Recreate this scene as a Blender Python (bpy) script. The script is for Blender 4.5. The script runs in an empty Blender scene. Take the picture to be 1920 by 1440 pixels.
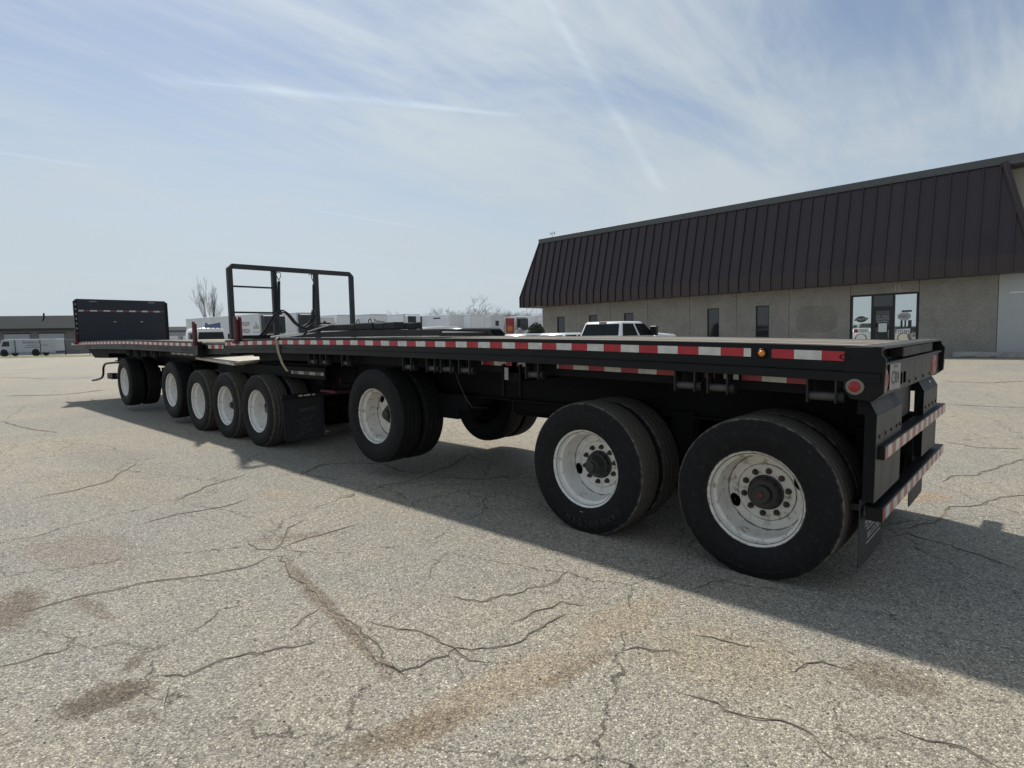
import bpy, bmesh, math, random
from mathutils import Matrix, Vector
PI = math.pi
rnd = random.Random(7)
S = bpy.context.scene
COL = S.collection

# ------------------------------------------------------------------ camera
cd = bpy.data.cameras.new('camera'); cam = bpy.data.objects.new('camera', cd); COL.objects.link(cam)
cd.sensor_fit = 'HORIZONTAL'; cd.sensor_width = 36.0; cd.lens = 36.0 * 1104.418 / 1920.0
cd.clip_start = 0.05; cd.clip_end = 5000
yaw, pit, rol = math.radians(42.66036), math.radians(5.00768), math.radians(-0.93504)
fw = Vector((-math.sin(yaw) * math.cos(pit), math.cos(yaw) * math.cos(pit), -math.sin(pit)))
rt = fw.cross(Vector((0, 0, 1))).normalized(); up = rt.cross(fw)
r2 = math.cos(rol) * rt + math.sin(rol) * up; u2 = -math.sin(rol) * rt + math.cos(rol) * up
M = Matrix((r2, u2, -fw)).transposed().to_4x4(); M.translation = Vector((-0.1184, -3.6769, 1.5786))
cam.matrix_world = M
S.camera = cam

# ------------------------------------------------------------------ light
SUN = Vector((-0.777, 0.30, 1.0)).normalized()          # towards the sun
el = math.asin(SUN.z); az = math.atan2(SUN.x, SUN.y)
sd = bpy.data.lights.new('sun', 'SUN'); so = bpy.data.objects.new('sun', sd); COL.objects.link(so)
sd.energy = 2.75; sd.angle = math.radians(2.2); sd.color = (1.0, 0.95, 0.86)
so.rotation_euler = (-SUN).to_track_quat('-Z', 'Y').to_euler(); so.location = (-20, 8, 40)

W = bpy.data.worlds.new('World'); S.world = W; W.use_nodes = True
SKYOFF = (3.1, 1.7, 0.0)
def world():
    nt = W.node_tree; N = nt.nodes; L = nt.links; N.clear()
    def nd(t, **k):
        n = N.new(t)
        for a, b in k.items(): setattr(n, a, b)
        return n
    def mth(op, a, b=None, c=None, clamp=False):
        n = nd('ShaderNodeMath', operation=op); n.use_clamp = clamp
        for i, v in enumerate((a, b, c)):
            if v is None: continue
            if isinstance(v, (int, float)): n.inputs[i].default_value = v
            else: L.new(v, n.inputs[i])
        return n.outputs[0]
    out = nd('ShaderNodeOutputWorld'); bg = nd('ShaderNodeBackground'); L.new(bg.outputs[0], out.inputs[0])
    bg.inputs[1].default_value = 0.059
    sky = nd('ShaderNodeTexSky', sky_type='NISHITA'); sky.sun_disc = False
    sky.sun_elevation = el; sky.sun_rotation = az; sky.air_density = 1.0; sky.dust_density = 0.7; sky.ozone_density = 1.6; sky.altitude = 200
    tc = nd('ShaderNodeTexCoord'); sx = nd('ShaderNodeSeparateXYZ'); L.new(tc.outputs['Generated'], sx.inputs[0])
    zc = mth('MAXIMUM', sx.outputs[2], 0.02)
    px = mth('DIVIDE', sx.outputs[0], zc); py = mth('DIVIDE', sx.outputs[1], zc)
    # cirrus veil: dome-like projection
    zs = mth('ADD', zc, 0.16)
    cx = mth('DIVIDE', sx.outputs[0], zs); cy = mth('DIVIDE', sx.outputs[1], zs)
    cv = nd('ShaderNodeCombineXYZ'); L.new(cx, cv.inputs[0]); L.new(cy, cv.inputs[1])
    mp = nd('ShaderNodeMapping'); L.new(cv.outputs[0], mp.inputs[0]); mp.inputs['Rotation'].default_value = (0, 0, 0.35); mp.inputs['Scale'].default_value = (1.25, 0.40, 1); mp.inputs['Location'].default_value = SKYOFF
    n1 = nd('ShaderNodeTexNoise'); n1.inputs['Scale'].default_value = 1.35; n1.inputs['Detail'].default_value = 5; n1.inputs['Roughness'].default_value = 0.62; n1.inputs['Distortion'].default_value = 0.9
    L.new(mp.outputs[0], n1.inputs[0])
    n2 = nd('ShaderNodeTexNoise'); n2.inputs['Scale'].default_value = 0.75; n2.inputs['Detail'].default_value = 3
    mp2 = nd('ShaderNodeMapping'); L.new(cv.outputs[0], mp2.inputs[0]); mp2.inputs['Location'].default_value = SKYOFF; L.new(mp2.outputs[0], n2.inputs[0])
    mp3 = nd('ShaderNodeMapping'); L.new(cv.outputs[0], mp3.inputs[0]); mp3.inputs['Rotation'].default_value = (0, 0, 0.62); mp3.inputs['Scale'].default_value = (5.2, 1.1, 1)
    n3 = nd('ShaderNodeTexNoise'); n3.inputs['Scale'].default_value = 1.5; n3.inputs['Detail'].default_value = 6; n3.inputs['Roughness'].default_value = 0.66; n3.inputs['Distortion'].default_value = 1.6
    L.new(mp3.outputs[0], n3.inputs[0])
    veil = mth('MULTIPLY_ADD', n1.outputs[0], 0.75, mth('MULTIPLY_ADD', n2.outputs[0], 0.62, mth('MULTIPLY_ADD', n3.outputs[0], 0.18, 0.055)))
    mr = nd('ShaderNodeMapRange'); mr.interpolation_type = 'SMOOTHSTEP'; L.new(veil, mr.inputs[0])
    mr.inputs[1].default_value = 0.66; mr.inputs[2].default_value = 0.98; mr.inputs[3].default_value = 0.20; mr.inputs[4].default_value = 0.95
    # thicker towards the horizon
    hz = nd('ShaderNodeMapRange'); L.new(sx.outputs[2], hz.inputs[0]); hz.inputs[1].default_value = 0.02; hz.inputs[2].default_value = 0.38; hz.inputs[3].default_value = 1.0; hz.inputs[4].default_value = 0.0
    mask = mth('MAXIMUM', mr.outputs[0], 0.0)
    mask = mth('ADD', mask, mth('MULTIPLY', hz.outputs[0], mth('SUBTRACT', 1.0, mask)))
    # contrails: straight tracks on the plane of flight
    wob = nd('ShaderNodeTexNoise'); wob.inputs['Scale'].default_value = 3.2; wob.inputs['Detail'].default_value = 3
    pv = nd('ShaderNodeCombineXYZ'); L.new(px, pv.inputs[0]); L.new(py, pv.inputs[1]); L.new(pv.outputs[0], wob.inputs[0])
    wn = nd('ShaderNodeTexNoise'); wn.inputs['Scale'].default_value = 1.6; wn.inputs['Detail'].default_value = 2; L.new(pv.outputs[0], wn.inputs[0])
    wv = mth('MULTIPLY_ADD', wn.outputs[0], 0.08, -0.04)
    wk = mth('MULTIPLY_ADD', wob.outputs[0], 1.1, 0.45)
    def trail(a, b, w0, w1, amt, soft=1.0):
        # one affine map takes the track to the unit x axis: x = along, y = across
        ax, ay = a; bx, by = b; ln = math.hypot(bx - ax, by - ay)
        mp_ = nd('ShaderNodeMapping', vector_type='TEXTURE'); L.new(pv.outputs[0], mp_.inputs[0])
        mp_.inputs['Location'].default_value = (ax, ay, 0); mp_.inputs['Rotation'].default_value = (0, 0, math.atan2(by - ay, bx - ax)); mp_.inputs['Scale'].default_value = (ln, 1, 1)
        sp = nd('ShaderNodeSeparateXYZ'); L.new(mp_.outputs[0], sp.inputs[0]); t = sp.outputs[0]
        d = mth('ABSOLUTE', mth('MULTIPLY_ADD', wv, soft, sp.outputs[1]))
        w = mth('MULTIPLY', mth('MULTIPLY_ADD', t, w1 - w0, w0), wk)
        f = mth('SUBTRACT', 1.0, mth('DIVIDE', d, w), clamp=True)
        e = mth('SUBTRACT', 1.0, mth('POWER', mth('ABSOLUTE', mth('MULTIPLY_ADD', t, 2.0, -1.0)), 6.0), clamp=True)
        return mth('MULTIPLY', mth('MULTIPLY', f, e), amt)
    tr = [trail((-2.62, .76), (-1.86, 2.14), 0.11, 0.03, .62, 1.3), trail((-1.14, 1.38), (-1.60, 2.52), .02, .04, .32, .6), trail((-1.47, 2.24), (-2.16, 4.0), .035, .06, .28, .8),
          trail((-4.18, .2), (-4.18, 1.0), .07, .04, .3), trail((-4.4, 2.4), (-4.46, 3.6), .07, .05, .2)]
    m = mask
    ts = tr[0]
    for q in tr[1:]: ts = mth('ADD', ts, q)
    m = mth('MAXIMUM', m, mth('MULTIPLY', ts, .9))
    m = mth('MINIMUM', m, 1.0)
    # cloud colour: sunlit ice, brighter towards the sun (forward scattering)
    vm = nd('ShaderNodeVectorMath', operation='DOT_PRODUCT'); L.new(tc.outputs['Generated'], vm.inputs[0]); vm.inputs[1].default_value = SUN
    glow = mth('POWER', mth('MAXIMUM', vm.outputs['Value'], 0.0), 6.0)
    br = mth('ADD', mth('MULTIPLY_ADD', ts, 2.6, 6.5), mth('MULTIPLY', glow, 2.4))
    cc = nd('ShaderNodeVectorMath', operation='SCALE'); cc.inputs[0].default_value = (0.875, 0.985, 1.065); L.new(br, cc.inputs['Scale'])
    mx = nd('ShaderNodeMix', data_type='RGBA'); L.new(m, mx.inputs[0]); L.new(sky.outputs[0], mx.inputs[6]); L.new(cc.outputs[0], mx.inputs[7])
    L.new(mx.outputs[2], bg.inputs[0])
world()
W.cycles.sampling_method = 'MANUAL'; W.cycles.sample_map_resolution = 256
S.cycles.max_bounces = 5; S.cycles.diffuse_bounces = 3; S.cycles.glossy_bounces = 3; S.cycles.transmission_bounces = 3; S.cycles.volume_bounces = 0
S.view_settings.view_transform = 'Standard'; S.view_settings.look = 'None'; S.view_settings.gamma = 1.0
S.view_settings.use_curve_mapping = False; S.view_settings.exposure = 0.68

# ------------------------------------------------------------------ helpers: text meshes made first, while the scene is small
TXT = {}
def text_mesh(body, key=None):
    key = key or body
    if key in TXT: return TXT[key]
    cu = bpy.data.curves.new('lettering', 'FONT'); cu.body = body; cu.size = 1.0; cu.align_x = 'CENTER'; cu.align_y = 'CENTER'; cu.resolution_u = 2
    ob = bpy.data.objects.new('lettering', cu); COL.objects.link(ob)
    dg = bpy.context.evaluated_depsgraph_get(); dg.update()
    me = bpy.data.meshes.new_from_object(ob.evaluated_get(dg)); bpy.data.objects.remove(ob); bpy.data.curves.remove(cu)
    xs = [v.co.x for v in me.vertices]; ys = [v.co.y for v in me.vertices]
    TXT[key] = ([tuple(v.co) for v in me.vertices], [tuple(p.vertices) for p in me.polygons], max(xs) - min(xs), max(ys) - min(ys), (max(xs) + min(xs)) / 2, (max(ys) + min(ys)) / 2)
    bpy.data.meshes.remove(me)
    return TXT[key]

class MB:
    """collects faces for one mesh object"""
    def __init__(s): s.v = []; s.f = []
    def add(s, vs, fs):
        o = len(s.v); s.v += [tuple(v) for v in vs]; s.f += [tuple(i + o for i in f) for f in fs]; return s
    def box(s, x0, x1, y0, y1, z0, z1):
        return s.add([(x0, y0, z0), (x1, y0, z0), (x1, y1, z0), (x0, y1, z0), (x0, y0, z1), (x1, y0, z1), (x1, y1, z1), (x0, y1, z1)],
                     [(0, 3, 2, 1), (4, 5, 6, 7), (0, 1, 5, 4), (1, 2, 6, 5), (2, 3, 7, 6), (3, 0, 4, 7)])
    def hexa(s, p): return s.add(p, [(0, 3, 2, 1), (4, 5, 6, 7), (0, 1, 5, 4), (1, 2, 6, 5), (2, 3, 7, 6), (3, 0, 4, 7)])
    def quad(s, a, b, c, d): return s.add([a, b, c, d], [(0, 1, 2, 3)])
    def prism(s, poly, fn0, fn1):
        n = len(poly); return s.add([fn0(*p) for p in poly] + [fn1(*p) for p in poly], [tuple(range(n))[::-1], tuple(range(n, 2 * n))] + [(i, (i + 1) % n, n + (i + 1) % n, n + i) for i in range(n)])
    def px(s, poly, x0, x1): return s.prism(poly, lambda y, z: (x0, y, z), lambda y, z: (x1, y, z))
    def py(s, poly, y0, y1): return s.prism(poly, lambda x, z: (x, y0, z), lambda x, z: (x, y1, z))
    def sweep(s, poly, stations):
        """poly of (y, z) swept along stations of (x, dz)"""
        n = len(poly); vs = []; fs = []
        for x, dz in stations: vs += [(x, y, z + dz) for y, z in poly]
        k = len(stations)
        for j in range(k - 1):
            for i in range(n): fs.append((j * n + i, j * n + (i + 1) % n, (j + 1) * n + (i + 1) % n, (j + 1) * n + i))
        fs += [tuple(range(n))[::-1], tuple(range((k - 1) * n, k * n))]
        return s.add(vs, fs)
    def tube(s, pts, r, n=8, cap=True):
        pts = [Vector(p) for p in pts]; rs = r if isinstance(r, (list, tuple)) else [r] * len(pts); vs = []; fs = []; ref = None
        for i, p in enumerate(pts):
            d = (pts[min(i + 1, len(pts) - 1)] - pts[max(i - 1, 0)]).normalized()
            if ref is None: ref = d.orthogonal().normalized()
            ref = (ref - d * ref.dot(d)); ref = ref.normalized() if ref.length > 1e-6 else d.orthogonal().normalized(); b = d.cross(ref)
            for k in range(n):
                a = 2 * PI * k / n; vs.append(p + (ref * math.cos(a) + b * math.sin(a)) * rs[i])
        for i in range(len(pts) - 1):
            for k in range(n): fs.append((i * n + k, i * n + (k + 1) % n, (i + 1) * n + (k + 1) % n, (i + 1) * n + k))
        if cap: fs += [tuple(range(n))[::-1], tuple(range((len(pts) - 1) * n, len(pts) * n))]
        return s.add(vs, fs)
    def lathe_y(s, prof, n=48, cx=0, cz=0, close=False):
        """profile of (y, r) about the y axis"""
        vs = []; fs = []; m = len(prof)
        for k in range(n):
            a = 2 * PI * k / n
            vs += [(cx + r * math.cos(a), y, cz + r * math.sin(a)) for y, r in prof]
        for k in range(n):
            k2 = (k + 1) % n
            for i in range(m if close else m - 1):
                j = (i + 1) % m; fs.append((k * m + i, k * m + j, k2 * m + j, k2 * m + i))
        return s.add(vs, fs)
    def lathe_z(s, prof, n=24, cx=0, cy=0):
        vs = []; fs = []; m = len(prof)
        for k in range(n):
            a = 2 * PI * k / n; vs += [(cx + r * math.cos(a), cy + r * math.sin(a), z) for z, r in prof]
        for k in range(n):
            k2 = (k + 1) % n
            for i in range(m - 1): fs.append((k * m + i, k2 * m + i, k2 * m + i + 1, k * m + i + 1))
        return s.add(vs, fs)
    def text(s, body, org, ex, ez, h, maxw=None, sx=1.0, skip=False):
        v, f, w, hh, mx, my = text_mesh(body); k = h / max(hh, 1e-6); kx = k * sx
        if maxw and w * kx > maxw: kx = maxw / w
        org, ex, ez = Vector(org), Vector(ex), Vector(ez)
        return s.add([org + ex * ((p[0] - mx) * kx) + ez * ((p[1] - my) * k) for p in v], f)
    def mesh(s, name, smooth=False, bevel=0.0, angle=40):
        me = bpy.data.meshes.new(name); me.from_pydata(s.v, [], s.f)
        bm = bmesh.new(); bm.from_mesh(me)
        bmesh.ops.recalc_face_normals(bm, faces=bm.faces)
        if bevel:
            ed = [e for e in bm.edges if len(e.link_faces) == 2 and e.calc_face_angle(0) > math.radians(30)]
            bmesh.ops.bevel(bm, geom=ed, offset=bevel, segments=1, affect='EDGES', clamp_overlap=True)
        for f in bm.faces: f.smooth = bool(smooth)
        if smooth:
            for e in bm.edges:
                if len(e.link_faces) == 2 and e.calc_face_angle(0) > math.radians(angle): e.smooth = False
        bm.to_mesh(me); bm.free(); return me

def put(me, name, mat, parent=None, loc=None, rot=None):
    o = bpy.data.objects.new(name, me)
    if mat is not None and not me.materials: me.materials.append(mat)
    COL.objects.link(o)
    if loc is not None: o.location = loc
    if rot is not None: o.rotation_euler = rot
    if parent is not None:
        o.parent = parent
        if parent.get('_w'):                                   # parts modelled in world coordinates
            o.matrix_parent_inverse = Matrix.Translation(-Vector(parent.location))
    return o
def part(name, mb, mat, parent, smooth=False, bevel=0.0, loc=None, rot=None, angle=40):
    return put(mb.mesh(name, smooth, bevel, angle), name, mat, parent, loc, rot)
def tag(o, label, cat, group=None):
    o['label'] = label; o['category'] = cat
    if group: o['group'] = group
    return o
def thing(name, label, cat, loc=(0, 0, 0), rot=(0, 0, 0), group=None, world_parts=False):
    o = bpy.data.objects.new(name, None); COL.objects.link(o); o.location = loc; o.rotation_euler = rot; o.empty_display_size = .3
    if world_parts: o['_w'] = 1
    return tag(o, label, cat, group)
def copy_tree(o, parent=None):
    c = o.copy(); COL.objects.link(c)
    if parent is not None: c.parent = parent; c.matrix_parent_inverse = o.matrix_parent_inverse.copy()
    for ch in list(o.children): copy_tree(ch, c)
    return c

# ------------------------------------------------------------------ materials
def mat(name, col, rough=0.6, metal=0.0, var=0.12, vs=5.0, bump=0.0, bs=60.0, dirt=None, damt=0.0, ds=2.5, stretch=(1, 1, 1), spec=0.5, emit=None, coat=0.0, dthr=0.5, orand=0.0):
    m = bpy.data.materials.new(name); m.use_nodes = True; nt = m.node_tree; N = nt.nodes; L = nt.links
    b = N['Principled BSDF']; b.inputs['Roughness'].default_value = rough; b.inputs['Metallic'].default_value = metal
    b.inputs['Specular IOR Level'].default_value = spec; b.inputs['Coat Weight'].default_value = coat
    tc = N.new('ShaderNodeTexCoord'); mp = N.new('ShaderNodeMapping'); mp.inputs['Scale'].default_value = stretch; L.new(tc.outputs['Object'], mp.inputs[0])
    n = N.new('ShaderNodeTexNoise'); n.inputs['Scale'].default_value = vs; n.inputs['Detail'].default_value = 5; n.inputs['Roughness'].default_value = .6; L.new(mp.outputs[0], n.inputs[0])
    r = N.new('ShaderNodeMapRange'); L.new(n.outputs[0], r.inputs[0]); r.inputs[1].default_value = .25; r.inputs[2].default_value = .75; r.inputs[3].default_value = 1 - var; r.inputs[4].default_value = 1 + var
    sc = N.new('ShaderNodeVectorMath'); sc.operation = 'SCALE'; sc.inputs[0].default_value = col[:3]; L.new(r.outputs[0], sc.inputs['Scale'])
    cur = sc.outputs[0]
    if orand:
        oi = N.new('ShaderNodeObjectInfo'); ro_ = N.new('ShaderNodeMapRange'); L.new(oi.outputs['Random'], ro_.inputs[0]); ro_.inputs[3].default_value = 1 - orand; ro_.inputs[4].default_value = 1 + orand
        s2 = N.new('ShaderNodeVectorMath'); s2.operation = 'SCALE'; L.new(cur, s2.inputs[0]); L.new(ro_.outputs[0], s2.inputs['Scale']); cur = s2.outputs[0]
    if dirt:
        n2 = N.new('ShaderNodeTexNoise'); n2.inputs['Scale'].default_value = ds; n2.inputs['Detail'].default_value = 8; n2.inputs['Roughness'].default_value = .68; L.new(mp.outputs[0], n2.inputs[0])
        r2_ = N.new('ShaderNodeMapRange'); r2_.interpolation_type = 'SMOOTHSTEP'; L.new(n2.outputs[0], r2_.inputs[0]); r2_.inputs[1].default_value = dthr - .06; r2_.inputs[2].default_value = dthr + .16; r2_.inputs[3].default_value = 0; r2_.inputs[4].default_value = damt
        mx = N.new('ShaderNodeMix'); mx.data_type = 'RGBA'; L.new(r2_.outputs[0], mx.inputs[0]); L.new(cur, mx.inputs[6]); mx.inputs[7].default_value = (*dirt, 1); cur = mx.outputs[2]
        ro = N.new('ShaderNodeMapRange'); L.new(r2_.outputs[0], ro.inputs[0]); ro.inputs[3].default_value = rough; ro.inputs[4].default_value = min(.95, rough + .35); L.new(ro.outputs[0], b.inputs['Roughness'])
    L.new(cur, b.inputs['Base Color'])
    if bump:
        n3 = N.new('ShaderNodeTexNoise'); n3.inputs['Scale'].default_value = bs; n3.inputs['Detail'].default_value = 4; L.new(mp.outputs[0], n3.inputs[0])
        bp = N.new('ShaderNodeBump'); bp.inputs['Strength'].default_value = bump; bp.inputs['Distance'].default_value = .01; L.new(n3.outputs[0], bp.inputs['Height']); L.new(bp.outputs[0], b.inputs['Normal'])
    if emit: b.inputs['Emission Color'].default_value = (*emit[:3], 1); b.inputs['Emission Strength'].default_value = emit[3]
    return m
K = {}
K['black'] = mat('black_paint', (.0048, .0052, .0068), .40, var=.25, vs=4, bump=.08, bs=30, dirt=(.017, .016, .015), damt=.32, ds=2.2, stretch=(.6, 1, 1.6), spec=.22)
K['frame'] = mat('chassis_black', (.0042, .0045, .0056), .7, var=.3, vs=6, bump=.15, bs=25, dirt=(.013, .012, .011), damt=.4, ds=3, spec=.2)
K['rust_panel'] = mat('worn_rear_plate', (.026, .027, .029), .5, var=.4, vs=5, bump=.15, bs=25, dirt=(.13, .105, .078), damt=.75, ds=3.2, stretch=(1, 2.0, .6), dthr=.53)
K['dark_plate'] = mat('dark_guard_plate', (.010, .0105, .012), .5, var=.2, dirt=(.04, .037, .033), damt=.4, ds=3, spec=.35)
K['navy'] = mat('bulkhead_navy', (.006, .010, .022), .5, var=.2, vs=3, bump=.06, bs=12, dirt=(.05, .05, .05), damt=.15)
def rim_paint(name, col, amt):
    m = mat(name, col, .38, var=.05, vs=9, dirt=(.22, .17, .12), damt=.55 + .3 * amt, ds=15, dthr=.62 - .05 * amt, bump=.05, bs=30)
    nt = m.node_tree; N = nt.nodes; L = nt.links; b = N['Principled BSDF']; src = b.inputs['Base Color'].links[0].from_socket
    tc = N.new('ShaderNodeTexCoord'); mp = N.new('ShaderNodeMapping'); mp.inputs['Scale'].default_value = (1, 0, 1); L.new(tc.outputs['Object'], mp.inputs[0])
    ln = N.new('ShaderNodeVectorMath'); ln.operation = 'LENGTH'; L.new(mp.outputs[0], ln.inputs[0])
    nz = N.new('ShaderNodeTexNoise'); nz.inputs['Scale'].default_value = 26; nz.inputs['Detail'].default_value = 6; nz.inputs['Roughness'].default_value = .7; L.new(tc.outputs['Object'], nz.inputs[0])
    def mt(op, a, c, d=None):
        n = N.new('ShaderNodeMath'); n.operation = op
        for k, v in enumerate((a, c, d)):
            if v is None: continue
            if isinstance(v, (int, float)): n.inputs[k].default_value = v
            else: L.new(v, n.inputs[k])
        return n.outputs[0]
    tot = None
    for r0, w, st in ((.2505, .005, 1.0), (.189, .004, .8), (.306, .005, .75)):      # weld seam, bolt pad edge: painted crease shade plus rust; flange lip: rust
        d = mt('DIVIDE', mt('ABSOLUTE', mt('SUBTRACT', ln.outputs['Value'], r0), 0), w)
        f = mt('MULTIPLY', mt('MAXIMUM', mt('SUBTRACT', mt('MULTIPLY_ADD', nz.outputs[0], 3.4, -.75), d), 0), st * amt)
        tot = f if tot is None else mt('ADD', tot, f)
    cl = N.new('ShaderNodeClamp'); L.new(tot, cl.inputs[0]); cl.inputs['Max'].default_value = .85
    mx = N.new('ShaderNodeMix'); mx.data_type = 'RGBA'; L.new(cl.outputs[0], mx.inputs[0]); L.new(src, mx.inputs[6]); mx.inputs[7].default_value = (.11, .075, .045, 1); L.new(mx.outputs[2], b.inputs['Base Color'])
    return m
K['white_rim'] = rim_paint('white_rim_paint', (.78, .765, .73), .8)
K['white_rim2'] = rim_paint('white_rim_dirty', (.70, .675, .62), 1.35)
K['nut'] = mat('rusty_nut', (.07, .052, .04), .65, .3, var=.35, vs=30)
K['hub'] = mat('hub_black', (.014, .014, .015), .4, var=.25, dirt=(.06, .055, .05), damt=.35, ds=9)
K['void'] = mat('hole_dark', (.004, .004, .004), .95, var=0, spec=0)
K['red_lens'] = mat('red_lens', (.30, .006, .010), .3, var=.1, coat=.15)
K['amber_lens'] = mat('amber_lens', (.72, .24, .02), .25, var=.1, coat=.4)
K['lamp_ring'] = mat('lamp_ring', (.20, .18, .15), .45, var=.1)
K['red_paint'] = mat('faded_red_paint', (.095, .011, .017), .5, var=.25, vs=9, dirt=(.09, .03, .03), damt=.4)
K['wood'] = mat('weathered_deck_wood', (.25, .225, .185), .85, var=.45, vs=5, bump=.3, bs=22, dirt=(.10, .085, .07), damt=.6, ds=3.5, stretch=(.12, 3.0, 1), orand=.22)
K['ply'] = mat('plywood_weathered', (.52, .48, .40), .8, var=.18, vs=6, dirt=(.16, .14, .11), damt=.45, ds=3)
K['timber'] = mat('dark_steel_beam', (.022, .023, .026), .75, var=.3, vs=6, dirt=(.06, .056, .05), damt=.45, ds=2.5)
K['rackgrey'] = mat('rack_painted_steel', (.014, .019, .026), .5, var=.15, dirt=(.08, .075, .06), damt=.3)
K['rubber_flap'] = mat('mudflap_rubber', (.016, .017, .020), .6, var=.2, vs=8, dirt=(.05, .048, .045), damt=.35)
K['letter_w'] = mat('white_lettering', (.55, .55, .53), .6, var=.1)
K['letter_g'] = mat('grey_lettering', (.22, .22, .23), .6, var=.2)
K['letter_t'] = mat('rubber_lettering', (.032, .032, .034), .6, var=.1)
K['plate_w'] = mat('licence_plate', (.30, .30, .29), .4, var=.08, dirt=(.2, .18, .15), damt=.4, ds=12)
K['hose'] = mat('black_hose', (.012, .012, .013), .4, var=.2)
K['steel'] = mat('galvanised_steel', (.35, .36, .37), .45, .7, var=.2)
K['strap'] = mat('tan_strap', (.30, .235, .15), .85, var=.15, vs=20)
K['conc'] = mat('kerb_concrete', (.34, .33, .31), .9, var=.15, vs=4, bump=.3, bs=60, dirt=(.16, .15, .14), damt=.5, ds=2)
K['brown'] = mat('dark_brown_roof_metal', (.029, .0165, .0175), .36, .0, var=.14, vs=.7, bump=.05, bs=3, dirt=(.038, .025, .026), damt=.35, ds=.8, spec=.55, orand=.14, stretch=(1, 1, .35))
K['fascia'] = mat('grey_fascia_metal', (.085, .092, .095), .5, .2, var=.08, vs=1)
K['beige'] = mat('beige_upper_wall', (.42, .41, .36), .85, var=.08, vs=1)
K['whitewall'] = mat('white_painted_wall', (.42, .44, .445), .8, var=.06, vs=.8, dirt=(.38, .39, .385), damt=.3, ds=.6)
K['alu'] = mat('dark_bronze_frame', (.02, .02, .021), .4, .3, var=.1)
K['paper'] = mat('white_paper', (.7, .7, .69), .8, var=.04)
K['decal'] = mat('white_decal', (.75, .76, .75), .6, var=.03)
K['decal_d'] = mat('dark_decal', (.03, .032, .036), .5, var=.1)
K['decal_g'] = mat('grey_decal', (.40, .41, .43), .55, var=.1)
K['decal_r'] = mat('red_decal', (.35, .03, .04), .55, var=.1)
K['decal_b'] = mat('blue_decal', (.03, .07, .20), .55, var=.1)
K['white_body'] = mat('white_vehicle_paint', (.74, .75, .76), .25, var=.03, coat=.5)
K['black_body'] = mat('black_vehicle_paint', (.012, .012, .014), .3, var=.1, coat=.3)
K['silver_body'] = mat('light_grey_vehicle_paint', (.55, .57, .59), .28, var=.05, coat=.5)
K['vglass'] = mat('vehicle_glass', (.010, .013, .014), .12, var=.1, spec=.25)
K['white_box'] = mat('white_trailer_skin', (.80, .82, .84), .45, var=.05, vs=.6, dirt=(.62, .63, .64), damt=.4, ds=.7)
K['white_box2'] = mat('off_white_trailer_skin', (.76, .76, .72), .5, var=.05, vs=.6, dirt=(.45, .44, .42), damt=.4, ds=.7)
K['grey_box'] = mat('grey_white_trailer_skin', (.66, .69, .72), .5, var=.06, vs=.5, dirt=(.4, .42, .45), damt=.4, ds=.5)
K['reefer'] = mat('reefer_unit_dark', (.03, .035, .042), .5, var=.2)
K['bark'] = mat('bare_twigs', (.105, .094, .09), .9, var=.25, vs=2)
K['shrub'] = mat('evergreen_needles', (.035, .042, .028), .8, var=.4, vs=4)
K['stone'] = mat('boulder_stone', (.33, .32, .30), .9, var=.25, vs=4, bump=.4, bs=12)
K['slate'] = mat('blue_grey_roof', (.017, .024, .029), .85, var=.12, vs=.4, dirt=(.028, .036, .040), damt=.4, ds=.3, spec=.2)
K['taupe'] = mat('taupe_block_wall', (.155, .155, .16), .85, var=.08, vs=.6)
K['odoor'] = mat('overhead_door', (.34, .37, .41), .6, var=.05, vs=.7)
K['grass'] = mat('dormant_grass', (.13, .135, .055), .95, var=.45, vs=1.2, bump=.5, bs=9, dirt=(.22, .19, .11), damt=.6, ds=.8)

def tape_mat(name, period, off, red, white, axis=0):
    m = bpy.data.materials.new(name); m.use_nodes = True; nt = m.node_tree; N = nt.nodes; L = nt.links; b = N['Principled BSDF']; b.inputs['Roughness'].default_value = .35
    tc = N.new('ShaderNodeTexCoord'); sx = N.new('ShaderNodeSeparateXYZ'); L.new(tc.outputs['Object'], sx.inputs[0])
    def mt(op, a, bb):
        n = N.new('ShaderNodeMath'); n.operation = op
        for i, v in enumerate((a, bb)):
            if isinstance(v, (int, float)): n.inputs[i].default_value = v
            else: L.new(v, n.inputs[i])
        return n.outputs[0]
    f = mt('FRACT', mt('DIVIDE', mt('ADD', sx.outputs[axis], off), period), 0)
    k = mt('GREATER_THAN', f, .5)
    nz = N.new('ShaderNodeTexNoise'); nz.inputs['Scale'].default_value = 14; nz.inputs['Detail'].default_value = 6; L.new(tc.outputs['Object'], nz.inputs[0])
    rg = N.new('ShaderNodeMapRange'); L.new(nz.outputs[0], rg.inputs[0]); rg.inputs[1].default_value = .3; rg.inputs[2].default_value = .75; rg.inputs[3].default_value = 1.08; rg.inputs[4].default_value = .72
    mx = N.new('ShaderNodeMix'); mx.data_type = 'RGBA'; L.new(k, mx.inputs[0]); mx.inputs[6].default_value = (*red, 1); mx.inputs[7].default_value = (*white, 1)
    sc = N.new('ShaderNodeVectorMath'); sc.operation = 'SCALE'; L.new(mx.outputs[2], sc.inputs[0]); L.new(rg.outputs[0], sc.inputs['Scale']); L.new(sc.outputs[0], b.inputs['Base Color'])
    return m
K['tape'] = tape_mat('reflective_tape_side', .296, 40.168, (.42, .016, .03), (.62, .62, .58))
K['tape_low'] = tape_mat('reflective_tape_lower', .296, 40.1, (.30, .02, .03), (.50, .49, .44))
K['tape_rear'] = tape_mat('reflective_tape_rear', .22, 40.0, (.33, .06, .06), (.55, .52, .47), axis=1)
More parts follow.
